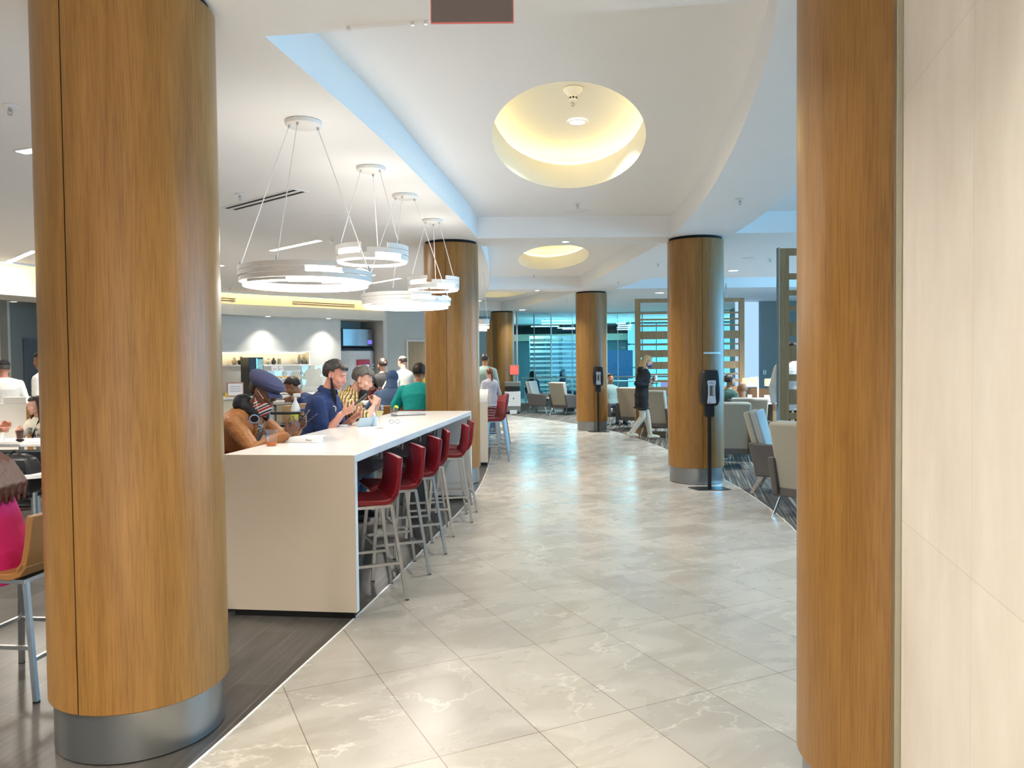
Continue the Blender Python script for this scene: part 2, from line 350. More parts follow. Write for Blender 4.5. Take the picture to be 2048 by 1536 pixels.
# ------------------------------------------------------------------ columns
COL = {'A': (-1.703, 3.459), 'B': (-.816, 10.506), 'C': (2.489, 10.368), 'D': (1.905, 18.267), 'E': (-.302, 25.0), 'F': (1.40, 2.70)}
CL = {'A': 'large wood-clad column at the left front beside the white counter', 'B': 'wood-clad column at the far end of the long white counter',
      'C': 'wood-clad column behind the nearest hand sanitizer stand', 'D': 'slender-looking wood-clad column behind the farther sanitizer stand',
      'E': 'distant wood-clad column left of the glass partition', 'F': 'wood-clad column at the right edge against the stone wall'}
SEAM = {'A': -62, 'B': 177, 'C': 190 , 'D': 40, 'E': 90, 'F': 0}
for n, (x, y) in COL.items():
    t = thing('column', CL[n], 'column', (x, y, 0))
    b = MB(); r = .371; s0 = {'A': -104, 'B': -97, 'C': -90, 'D': -150, 'E': -120, 'F': -20}[n]
    for q in range(2):                       # two half shells with open seams
        a0 = R(s0 + 180 * q + .35); a1 = R(s0 + 180 * (q + 1) - .35)
        b.lathe([(r - .02, .215), (r - .004, .215), (r, .219), (r, 3.235), (r - .03, 3.238)], 48, a0=a0, a1=a1)
    b.build('wood_cladding', 'oak', t, smooth=True)
    b = MB(); b.lathe([(r - .022, .2), (r - .022, 3.25), (.01, 3.25)], 48); b.build('core', 'dark', t, smooth=True)
    b = MB(); b.lathe([(r - .03, .0), (r - .02, .006), (r - .02, .213), (r - .05, .22)], 64); b.build('steel_base', 'steelbase', t, smooth=True)
    b = MB(); b.lathe([(r - .022, 3.235), (r - .022, ZL)], 48); b.build('shadow_gap', 'dark', t, smooth=True)

# ------------------------------------------------------------------ near right stone wall with metal trim
M['stonewall'] = mat('limestone_wall', (.66, .59, .50), .55); nt, N, L, b = nodes(M['stonewall'])
tc = N('ShaderNodeTexCoord')
n1 = N('ShaderNodeTexNoise'); n1.inputs['Scale'].default_value = 2.2; n1.inputs['Detail'].default_value = 8; n1.inputs['Roughness'].default_value = .62; L(mapping(N, L, tc.outputs['Object'], (2, 2, .8)), n1.inputs['Vector'])
r1 = ramp(N, [(.3, (.72, .65, .56)), (.5, (.78, .715, .63)), (.7, (.84, .785, .71))]); L(n1.outputs['Fac'], r1.inputs[0])
br = N('ShaderNodeTexBrick'); br.offset = 0
sep = N('ShaderNodeSeparateXYZ'); L(tc.outputs['Object'], sep.inputs[0]); cmb = N('ShaderNodeCombineXYZ'); L(sep.outputs[1], cmb.inputs[0]); L(sep.outputs[2], cmb.inputs[1])
for kk, x in (('Scale', 1), ('Mortar Size', .0015), ('Brick Width', .60), ('Row Height', 1.28)): br.inputs[kk].default_value = x
br.inputs['Color1'].default_value = (1, 1, 1, 1); br.inputs['Color2'].default_value = (.97, .97, .97, 1); br.inputs['Mortar'].default_value = (.84, .82, .80, 1)
L(mapping(N, L, cmb.outputs[0], (1, 1, 1), (0, 0, 0), (.06, .13, 0)), br.inputs['Vector'])
L(mixc(N, L, 1.0, r1.outputs[0], br.outputs['Color'], 'MULTIPLY'), b.inputs['Base Color'])
wd = Vector((.25, .968, 0)); wp = Vector((1.196, 2.352, 0)); ang = math.atan2(-wd.x, wd.y)
w = MB(); w.box(0, .9, -4.6, 0, 0, ZL); o = struct(w.build('wall_right', 'stonewall')); o.location = wp; o.rotation_euler = (0, 0, ang)
w = MB(); w.box(-.010, .03, .002, .03, 0, ZL); w.box(-.018, .0, -.014, .03, 0, ZL)
M['trimmetal'] = mat('satin_metal_trim', (.44, .42, .33), .35, .8, var=.05)
o = struct(w.build('trim_8', 'trimmetal', bevel=.002)); o.location = wp; o.rotation_euler = (0, 0, ang)

# ------------------------------------------------------------------ far walls and outer shell
def wallseg(name, pts, z0, z1, m, th=.12):
    b = MB()
    for (x0, y0), (x1, y1) in zip(pts[:-1], pts[1:]):
        d = Vector((x1 - x0, y1 - y0, 0)).normalized(); n = Vector((-d.y, d.x, 0)) * th
        a = Vector((x0, y0, 0)); c = Vector((x1, y1, 0))
        b.hexa([(a.x, a.y, z0), (c.x, c.y, z0), (c.x + n.x, c.y + n.y, z0), (a.x + n.x, a.y + n.y, z0)], [(a.x, a.y, z1), (c.x, c.y, z1), (c.x + n.x, c.y + n.y, z1), (a.x + n.x, a.y + n.y, z1)])
    return struct(b.build(name, m))
wallseg('wall_back', [(-15, 38), (12, 38)], 0, ZL, mat('pale_teal_wall', (.34, .44, .44), .8))
wallseg('wall_front', [(12, -3), (-15, -3)], 0, ZL, 'white')
wallseg('wall_left', [(-15, -3), (-15, 42)], 0, ZL, 'white')
wallseg('wall_right', [(12, 42), (12, 21.6)], 0, ZL, 'greywall2')
# ------------------------------------------------------------------ left back: soffit, cove, servery wall
FP = [(-14.9, 2), (-9.6, 8), (-7.88, 11.85), (-7.25, 14.6), (-6.4, 17.16), (-5.03, 18.5), (-3.85, 19.75), (-3.36, 20.4)]
FP = [(spline([(y, x) for x, y in FP], yy), yy) for yy in seq(2, 20.4, 30)]
def off(pts, d):
    out = []
    for i, (x, y) in enumerate(pts):
        a = pts[max(i - 1, 0)]; c = pts[min(i + 1, len(pts) - 1)]; t = Vector((c[0] - a[0], c[1] - a[1])).normalized(); out.append((x - t.y * d, y + t.x * d))
    return out
def ribbon(name, prof, m):            # prof: (offset, z) closed loop swept along FP
    b = MB(); b.rings([[(*off(FP, d)[i], z) for d, z in prof] for i in range(len(FP))]); return struct(b.build(name, m))
ribbon('trim_9', [(.05, 3.0), (.05, ZL - .002), (.15, ZL - .002), (.15, 3.0)], 'yellowcove')
ribbon('trim_10', [(0, 2.77), (0, 3.012), (.9, 3.012), (.9, 2.77)], 'greywall')
ribbon('trim_11', [(-.12, 3.24), (-.12, ZL - .002), (-.09, ZL - .002), (-.09, 3.24)], 'ceil')
t = thing('cove_light', 'warm strip light washing the curved fascia above the servery', 'light')
b = MB(); b.rings([[(*off(FP, d)[i], z) for d, z in [(-.07, 3.25), (-.07, 3.266), (-.03, 3.266), (-.03, 3.25)]] for i in range(len(FP))]); b.build('strip', emi('cove_led', (1, .68, .22), 11), t)
# slot diffusers on the fascia
def fpt(px):                              # where the view through px meets the fascia
    k = (px - 1024) / FPX; best = min(range(len(FP) * 40), key=lambda i: abs((lambda p: p[0] / p[1] - k)(fseg(i / 40))) if i / 40 <= len(FP) - 1 else 9); return best / 40
def fseg(u):
    i = min(int(u), len(FP) - 2); w_ = u - i; return (FP[i][0] * (1 - w_) + FP[i + 1][0] * w_, FP[i][1] * (1 - w_) + FP[i + 1][1] * w_)
for px0, px1, lab in ((350, 477, 'slot air diffuser in the warm fascia beside the big left column'), (590, 714, 'slot air diffuser in the warm fascia behind the pendant lamps')):
    t = thing('slot_diffuser', lab, 'air vent', (0, 0, 0), group='slot diffusers on the fascia')
    u0, u1 = fpt(px0), fpt(px1)
    for z in (3.135, 3.085):
        b = MB(); pts = [fseg(u0 + (u1 - u0) * i / 12) for i in range(13)]
        b.rings([[(*off(pts, d)[i], zz) for d, zz in [(.04, z - .009), (.04, z + .009), (.055, z + .009), (.055, z - .009)]] for i in range(13)])
        b.build('slot', mat('dark_slot', (.12, .06, .02), .7), t)
# servery wall with lit niche
WO = Vector((-7.6, 16.8, 0)); WD = Vector((.729, .684, 0)).normalized(); WN = Vector((-WD.y, WD.x, 0))
WA = math.atan2(WD.y, WD.x)
def wl(s, d, z): return WO + WD * s + WN * d + Vector((0, 0, z))
def wpx(px):
    k = (px - 1024) / FPX; return (k * WO.y - WO.x) / (WD.x - k * WD.y)
def wbox(b, s0, s1, d0, d1, z0, z1):
    b.hexa([wl(s0, d0, z0), wl(s1, d0, z0), wl(s1, d1, z0), wl(s0, d1, z0)], [wl(s0, d0, z1), wl(s1, d0, z1), wl(s1, d1, z1), wl(s0, d1, z1)])
b = MB(); n0, n1 = .45, 3.46; NZ0, NZ1 = 1.635, 1.93; E4 = wpx(683)
wbox(b, -.4, E4, 0, .35, 0, NZ0); wbox(b, -.4, E4, 0, .35, NZ1, 3.0); wbox(b, -.4, n0, 0, .35, NZ0, NZ1); wbox(b, n1, E4, 0, .35, NZ0, NZ1); wbox(b, n0, n1, .3, .35, NZ0, NZ1)
struct(b.build('wall_back', 'greywall'))
b = MB(); wbox(b, n0 - .03, n1 + .04, -.03, .29, NZ0 - .03, NZ0); wbox(b, n1, n1 + .03, -.012, .0, NZ0, NZ1 + .03); wbox(b, n0, n1, -.012, 0, NZ1, NZ1 + .03); wbox(b, n0, n1, .27, .299, NZ0, NZ1)
struct(b.build('trim_12', 'white'))
t = thing('niche_light', 'warm strip light in the top of the display niche', 'light'); b = MB(); wbox(b, n0 + .05, n1 - .05, .08, .12, NZ1 - .03, NZ1 - .01); b.build('strip', emi('niche_led', (1, .75, .36), 9), t)
# recessed cream walls further left
wallseg('wall_back', [(-15, 12.5), (-9.26, 14.1)], 0, 3.0, 'cream')
wallseg('wall_back', [(-9.26, 14.1), (-9.95, 16.2), (-8.6, 18.0), (-7.6, 16.8)], 0, 3.0, 'darkgrey')
b = MB(); b.box(-.5, .5, -.03, .03, 0, 2.2); b.build('panel', mat('slate_door', (.13, .145, .16), .5)); o = S.objects['panel']; o.name = 'door_1'; struct(o); o.location = (-9.66, 15.45, 0); o.rotation_euler = (0, 0, math.atan2(2.1, -.69))
# machine recess and wall with door
PR = wpx(768); 
b = MB(); wbox(b, E4, PR, 1.15, 1.3, 0, 3.2); wbox(b, E4 - .12, E4 - .001, .351, 1.3, 0, 3.2); wbox(b, PR, PR + .12, .0, 1.3, 0, 3.2); struct(b.build('wall_back', 'greywall'))
q0 = wl(PR + .12, 0, 0)
wallseg('wall_back', [(q0.x, q0.y), (-2.15, 21.4), (-1.15, 27.5), (.1, 27.9)], 0, ZL, 'greywall2')
# wooden door seen left of column B
qd = Vector((-2.15 - q0.x, 21.4 - q0.y, 0)).normalized(); dang = math.atan2(qd.y, qd.x); dk = (816 - 1024) / FPX
sd = (dk * q0.y - q0.x) / (qd.x - dk * qd.y); dp = q0 + qd * sd - Vector((-qd.y, qd.x, 0)) * .02; dp.z = 0
b = MB(); b.box(-.05, 0, -.03, .02, 0, 2.27); b.box(0, 1.0, -.03, .02, 2.22, 2.27); o = struct(b.build('door_2', 'greywall')); o.location = dp; o.rotation_euler = (0, 0, dang)
b = MB(); b.box(0, 1.0, -.012, .02, 0, 2.22); w_ = b.build('door_leaf', wood_mat('pale_door_veneer', (.26, .20, .12), (.33, .26, .165), .5), o)
# downlights in the soffit
M['rim'] = mat('white_trim_ring', (.8, .8, .8), .5)
def downlight(x, y, z, label, r=.08, power=14, col=(1, .93, .82), grp='recessed ceiling downlights', spread=120, lit='lamp'):
    t = thing('downlight', label, 'ceiling light', (x, y, z), group=grp)
    b = MB(); b.lathe([(r, 0), (r + .02, -.001), (r + .02, -.006), (r, -.006), (r, 0)], 24); b.build('trim_ring', 'rim', t, smooth=True)
    b = MB(); b.lathe([(r, -.003), (.001, -.003)], 24); b.build('lamp', lit, t)
    if power:
        l = bpy.data.lights.new('downlight_lamp', 'AREA'); l.shape = 'DISK'; l.size = r * 2; l.energy = power; l.color = col; l.spread = R(spread)
        o = bpy.data.objects.new('lamp_light', l); C.objects.link(o); o.parent = t; o.location = (0, 0, -.012)
    return t
for px in (526, 646):
    s_ = wpx(px); p = wl(s_, -.33, 0); downlight(p.x, p.y, 2.768, 'downlight washing the servery wall, %s' % ('nearer the big left column' if px == 526 else 'nearer the drink machine'), .06, 9, (1, .94, .86), 'soffit downlights over the servery', 95)
p = Vector((-8.9, 13.6, 0)); downlight(*fl(27, 603, 2.768).xy, 2.768, 'downlight in the soffit left of the big left column', .05, 6, grp='soffit downlights over the servery', spread=90)
# ------------------------------------------------------------------ beyond the glass partition
GL = [(.2, 25.0), (1.35, 25.9), (2.8, 26.2), (4.4, 25.8), (7.2, 25.3)]
b0 = wallseg('trim_13', GL, 0, .26, 'stone', .15)
for i in range(len(GL) - 1):
    (x0, y0), (x1, y1) = GL[i], GL[i + 1]; d = Vector((x1 - x0, y1 - y0, 0)); ln = d.length; d.normalize(); a = math.atan2(d.y, d.x)
    b = MB(); b.box(0.01, ln - .01, .03, .045, .27, ZL - .03); o = struct(b.build('window_%d' % (i + 1), 'pane')); o.location = (x0, y0, 0); o.rotation_euler = (0, 0, a)
    b = MB(); b.box(-.02, .02, .02, .06, .26, ZL); b.box(0, ln, .02, .06, ZL - .05, ZL); b.box(0, ln, .02, .06, .26, .29); b.box(ln / 2 - .008, ln / 2 + .008, .02, .056, .27, ZL)
    b.build('window_frame', mat('pale_frame', (.55, .62, .64), .4, .4), o)
    t = thing('handrail', ['steel handrail along the leftmost glass panel beside the printer', 'steel handrail along the glass behind the reading figure', 'steel handrail along the glass left of the slatted screen', 'steel handrail along the glass behind the slatted screen'][i], 'handrail', (x0, y0, 0), a, 'handrails on the glass partition')
    b = MB(); b.tube([(.09, -.1, 1.09), (ln - .09, -.1, 1.09)], .025, 10); b.build('rail', 'steel', t, smooth=True)
    for s_ in (.15, ln / 2 + .05, ln - .15):
        b = MB(); b.tube([(s_, -.1, 1.09), (s_, .035, 1.05)], .012, 8); b.build('bracket', 'steel', t, smooth=True)
M['tealwall'] = mat('teal_wall', (.12, .22, .24), .8); M['bluewall'] = mat('blue_panel', (.02, .09, .20), .7)
wallseg('wall_back', [(-1.2, 34.5), (5.2, 34.5)], 0, 2.55, 'tealwall'); wallseg('wall_back', [(5.2, 33.5), (11.8, 33.5)], 0, ZL, 'tealwall')
wallseg('trim_14', [(-1.2, 34.3), (5.2, 34.3)], 2.55, 2.85, mat('cream_band', (.72, .68, .5), .8))
wallseg('trim_15', [(2.6, 31.0), (4.9, 31.0)], .9, 2.05, 'bluewall')
M['skyp'] = emi('bright_outdoor_pane', (.36, .80, .95), .95)
for i in range(5):
    for j, (z0, z1) in enumerate(((.35, 1.3), (1.36, 2.3), (2.36, 3.2))):
        b = MB(); b.box(5.0 + i * 1.25, 6.2 + i * 1.25, 32.9, 32.95, z0, z1); struct(b.build('window_%d' % (20 + i * 3 + j), 'skyp'))
b = MB(); b.box(4.95, 11.3, 32.88, 33.0, 0, .35); b.box(4.95, 11.3, 32.9, 33, 3.2, ZL); struct(b.build('trim_16', 'stone'))
for x, y in ((.6, 29.0), (2.6, 30.6), (4.6, 28.6), (7.2, 27.5), (7.2, 30.8)):  # added fill lights without fittings, to brighten the far room
    l = bpy.data.lights.new('back_room_fill', 'AREA'); l.size = .5; l.energy = 90; l.color = (.8, .95, 1); o = bpy.data.objects.new('back_room_fill', l); C.objects.link(o); o.location = (x, y, ZL - .03)
# white slatted shelving beyond the glass
t = thing('slatted_bookcase', 'pale slatted shelving seen through the glass left of the fourth column', 'shelving', (1.6, 29.6, 0))
b = MB()
for x in (-.9, -.3, .35, 1.0): b.box(x - .02, x + .02, -.15, .15, 0, 2.62)
b.build('upright', 'tealwall', t)
for i in range(13):
    b = MB(); z = .35 + i * .18; b.box(-.9 + (.25 if i < 4 else 0), 1.2, -.16, .16, z, z + (.07 if i % 3 else .10)); b.build('slat', mat('pale_slat', (.52, .62, .62), .6) if i == 0 else bpy.data.materials['pale_slat'], t)
for x, z, w_, m_, lab in [(-.75, .99, .3, 'white', 'white books low on the left bay of the pale shelving'), (.0, 1.53, .25, 'tealwall', 'dark books in the middle bay of the pale shelving'), (.5, 1.89, .35, 'white', 'white books high in the right bay of the pale shelving'), (-.7, 2.07, .22, 'stone', 'grey books high in the left bay of the pale shelving')]:
    b = MB(); b.box(x, x + w_, -.13, .1, z + .002, z + .075); o = b.build('book_stack', m_); o.location = (1.6, 29.6, 0); tag(o, lab, 'books', 'books on the pale shelving behind the glass')
# hanging linear lights beyond the glass
t0 = None
for i, (px0, px1, py, Y) in enumerate([(1083, 1146, 642, 29), (1083, 1143, 648, 29.4), (1062, 1118, 653, 28.6), (1115, 1150, 656, 30), (1125, 1150, 658, 30.6), (1233, 1251, 647, 29), (1236, 1264, 651, 29.5), (1234, 1262, 655, 30), (1234, 1262, 659, 30.4)]):
    a, c = at(px0, py, Y), at(px1, py, Y); t = thing('linear_pendant', 'thin linear pendant light beyond the glass, %s' % ['top of the left cluster', 'second of the left cluster', 'third and longest reach of the left cluster', 'fourth of the left cluster', 'lowest of the left cluster', 'top of the right cluster', 'second of the right cluster', 'third of the right cluster', 'lowest of the right cluster'][i], 'pendant light', a, group='linear pendants beyond the glass')
    ln = c.x - a.x; b = MB(); b.box(0, ln, -.02, .02, -.02, .02); b.build('lamp_bar', emi('cool_bar', (.8, .95, 1), 2.2) if i == 0 else bpy.data.materials['cool_bar'], t)
    for x in (ln * .1, ln * .9): b = MB(); b.box(x - .003, x + .003, -.003, .003, .02, ZL - a.z); b.build('wire', 'steel', t)
# right hand wall with the tall window, grey pier and outlet
wallseg('wall_right', [(7.2, 25.3), (6.95, 21.7), (12, 21.7)], 0, ZL, mat('grey_pier_wall', (.20, .215, .20), .8, var=.05))
b = MB(); b.box(-.06, .60, .0, .02, .5, 3.25); o = struct(b.build('window_5', emi('bright_sky_pane', (.46, .68, 1), .72))); o.location = (6.35, 21.55, 0)
o = tag(MB().box(-.045, .045, -.012, 0, -.06, .06).build('wall_outlet', 'white', bevel=.004), 'white outlet plate on the grey wall behind the desk', 'outlet'); o.location = at(1529, 745, 21.68)
b = MB(); b.box(-.02, .02, -.002, 0, .008, .04); b.box(-.02, .02, -.002, 0, -.04, -.008); b.build('socket', 'stone', o).location = (0, -.012, 0)
# right side window bays
for i in range(6):
    y0 = 1.0 + i * 3.1
    b = MB(); b.box(9.62, 9.66, y0 + .05, y0 + 3.05, .5, 3.15); struct(b.build('window_%d' % (i + 6), 'winpane'))
b = MB(); b.box(9.55, 9.75, -3, 21.6, 0, .5); b.box(9.55, 9.75, -3, 21.6, 3.15, ZL)
for i in range(7): y0 = 1.0 + i * 3.1; b.box(9.58, 9.72, y0 - .05, y0 + .05, .5, 3.15)
b.box(9.55, 9.75, -3, 1, .5, 3.15)
struct(b.build('wall_right', 'white'))
# ------------------------------------------------------------------ ceiling fittings
def sprinkler(x, y, z, label):
    t = thing('sprinkler', label, 'sprinkler', (x, y, z), group='ceiling sprinklers')
    b = MB(); b.lathe([(.001, 0), (.042, -.001), (.045, -.006), (.02, -.014), (.001, -.014)], 20); b.build('escutcheon', 'rim', t, smooth=True)
    b = MB(); b.lathe([(.011, -.012), (.011, -.03), (.006, -.034), (.006, -.04)], 10, cap=True); b.build('body', 'steel', t, smooth=True)
    b = MB(); b.tube([(-.014, 0, -.03), (-.016, 0, -.045), (0, 0, -.056), (.016, 0, -.045), (.014, 0, -.03)], .0025, 6); b.build('frame_arm', 'steel', t, smooth=True)
    b = MB(); b.lathe([(.001, -.056), (.016, -.057), (.016, -.059), (.001, -.059)], 12); b.build('deflector', 'steel', t, smooth=True)
for px, py, z, lab in [(20, 211, ZL, 'sprinkler left of the big left column'), (480, 388, ZL, 'sprinkler left of the linear air slot'), (664, 478, ZL, 'sprinkler above the small pendant ring'), (460, 574, ZL, 'small sprinkler near the warm fascia'),
                       (1155, 407, ZH, 'sprinkler in the first tray, just below the oval dome'), (1480, 398, ZL, 'sprinkler on the soffit left of the right column'), (1316, 526, ZL, 'sprinkler on the soffit left of the third column'),
                       (1236, 563, ZL, 'sprinkler on the curved soffit above the fourth column'), (1134, 597, ZL, 'sprinkler left of the fourth column'), (1060, 614, ZL, 'farthest sprinkler above the glass partition'), (1068, 550, ZH, 'sprinkler behind the second oval dome'), (1540, 517, ZL, 'sprinkler beside the tall slatted screen')]:
    p = fl(px, py, z); sprinkler(p.x, p.y, z, lab)
def speaker(px, py, z, lab, r=.12):
    p = fl(px, py, z); t = thing('ceiling_speaker', lab, 'ceiling speaker', p, group='flat round ceiling speakers')
    b = MB(); b.lathe([(.001, -.008), (r - .012, -.008), (r, -.004), (r, 0)], 36); b.build('grille', 'rim', t, smooth=True)
    b = MB(); b.lathe([(r - .004, 0), (r - .002, -.007), (r + .006, -.005), (r + .008, 0)], 36); b.build('rim', 'ceil', t, smooth=True)
speaker(1154, 420, ZH, 'round white speaker behind the first oval dome', .16); speaker(1052, 552, ZH, 'round white speaker behind the second oval dome', .14); speaker(1500, 516, ZL, 'round white speaker on the right hand ceiling', .12)
# smoke detector in the first dome
p = fl(1146, 178, ZH + .445)
t = thing('smoke_detector', 'white smoke detector high in the nearest oval dome', 'smoke detector', p)
b = MB(); b.lathe([(.001, 0), (.085, 0), (.085, -.012), (.045, -.055), (.001, -.055)], 28); b.build('base', 'rim', t, smooth=True)
b = MB(); b.lathe([(.035, -.05), (.034, -.095), (.028, -.105), (.001, -.105)], 24); b.build('head', 'rim', t, smooth=True)
for i in range(8):
    a = i * pi / 4; b = MB(); b.box(-.008, .008, .0345, .0365, -.088, -.072); o = b.build('vent', 'dark', t); o.rotation_euler = (0, 0, a)
sprinkler(p.x + .02, p.y + .28, p.z + .005, 'sprinkler high in the nearest oval dome')
q = fl(1155, 245, ZH + .43); downlight(q.x, q.y, ZH + .435, 'round downlight in the nearest oval dome', .075, 28, (1, .96, .9))
downlight(*fl(1466, 541, ZL).xy, ZL, 'small oval-looking downlight right of the third column', .085, 40, (.85, .95, 1))
# long air slot in the left ceiling
a, c = fl(458, 418, ZL), fl(602, 380, ZL); d = c - a
t = thing('air_slot', 'long linear air slot with dark lines in the left ceiling', 'air vent', (a + c) / 2, math.atan2(d.y, d.x)); ln = d.length / 2
b = MB(); b.box(-ln, ln, -.09, .09, -.004, 0); b.build('frame', 'rim', t)
for y in (-.045, .0, .045):
    if y == 0: continue
    b = MB(); b.box(-ln + .03, ln - .03, y - .016, y + .016, -.007, -.0035); b.build('slot', 'dark', t)
# linear recessed lights in the left ceiling
for (x0, y0, x1, y1), lab in [((543, 501, 640, 480), 'slim recessed line light above the large pendant ring'), ((745, 566, 800, 556), 'short line light between the two large pendant rings'), ((18, 523, 70, 501), 'slim recessed line light left of the big left column'), ((40, 304, 78, 298), 'recessed light cut off by the big left column')]:
    a, c = fl(x0, y0, ZL), fl(x1, y1, ZL); d = c - a; ln = d.length / 2
    t = thing('line_light', lab, 'ceiling light', (a + c) / 2, math.atan2(d.y, d.x), 'recessed line lights')
    b = MB(); b.box(-ln, ln, -.055, .055, -.006, 0); b.build('frame', 'rim', t)
    b = MB(); b.box(-ln + .01, ln - .01, -.04, .04, -.009, -.005); b.build('diffuser', 'lamp', t)
    l = bpy.data.lights.new('line_lamp', 'AREA'); l.shape = 'RECTANGLE'; l.size = ln * 2; l.size_y = .08; l.energy = 45; l.color = (1, .94, .86); o = bpy.data.objects.new('lamp_light', l); C.objects.link(o); o.parent = t; o.location = (0, 0, -.02)
# hatch outline
a = fl(640, 440, ZL); t = MB().box(-.3, .3, -.3, .3, -.002, 0).build('access_hatch', 'ceil'); t.location = a; tag(t, 'faint square access hatch in the left ceiling', 'hatch')
# two lists of added fill downlights, unseen fittings that brighten the room
k = 0
for x, y, e, lab in [(-.3, .6, 36, 'added fill downlight above the viewpoint'), (-10.9, 11.6, 160, 'added fill downlight before the recessed cream wall at the left edge'), (-2.2, -1.2, 90, 'added fill downlight back left of the viewpoint'), (-.6, -1.9, 110, 'added fill downlight behind the viewpoint'), (-3.6, 1.2, 90, 'added fill downlight behind the big left column'), (-5.5, 4.0, 150, 'added fill downlight over the left dining area'), (-8, 7.5, 200, 'added fill downlight over the far left seating'), (-4.8, 12.6, 220, 'added fill downlight over the dining tables before the servery'), (-8.5, 10.8, 200, 'added fill downlight near the recessed cream wall'),
                     (-2.6, 14.2, 150, 'added fill downlight before the drink machine'), (-1.8, 17.8, 90, 'added fill downlight before the wooden door'), (-.9, 20.5, 40, 'added fill downlight past the far counter')]:
    downlight(x, y, ZL, lab, .1, e)
for x, y, e, lab in [(4.6, 5.2, 90, 'added fill downlight over the nearest lounge chairs'), (5.6, 11.4, 120, 'added fill downlight over the lounge beside the tall screen'), (5.6, 14.6, 70, 'added fill downlight over the desk'), (3.6, 18.6, 90, 'added fill downlight behind the wide screen'), (2.0, 22.0, 90, 'added fill downlight before the glass partition'), (.35, 24.2, 20, 'added fill downlight beside the printer')]:
    downlight(x, y, ZL, lab, .1, e, (.86, .95, 1))
downlight(.75, 10.48, ZL, 'downlight in the first cross beam', .05, 35, (1, .95, .9)); downlight(.6, 17.65, ZL, 'downlight in the second cross beam', .05, 30, (1, .97, .93)); downlight(.0, 3.1, ZL, 'downlight in the nearest ceiling beam', .07, 22)

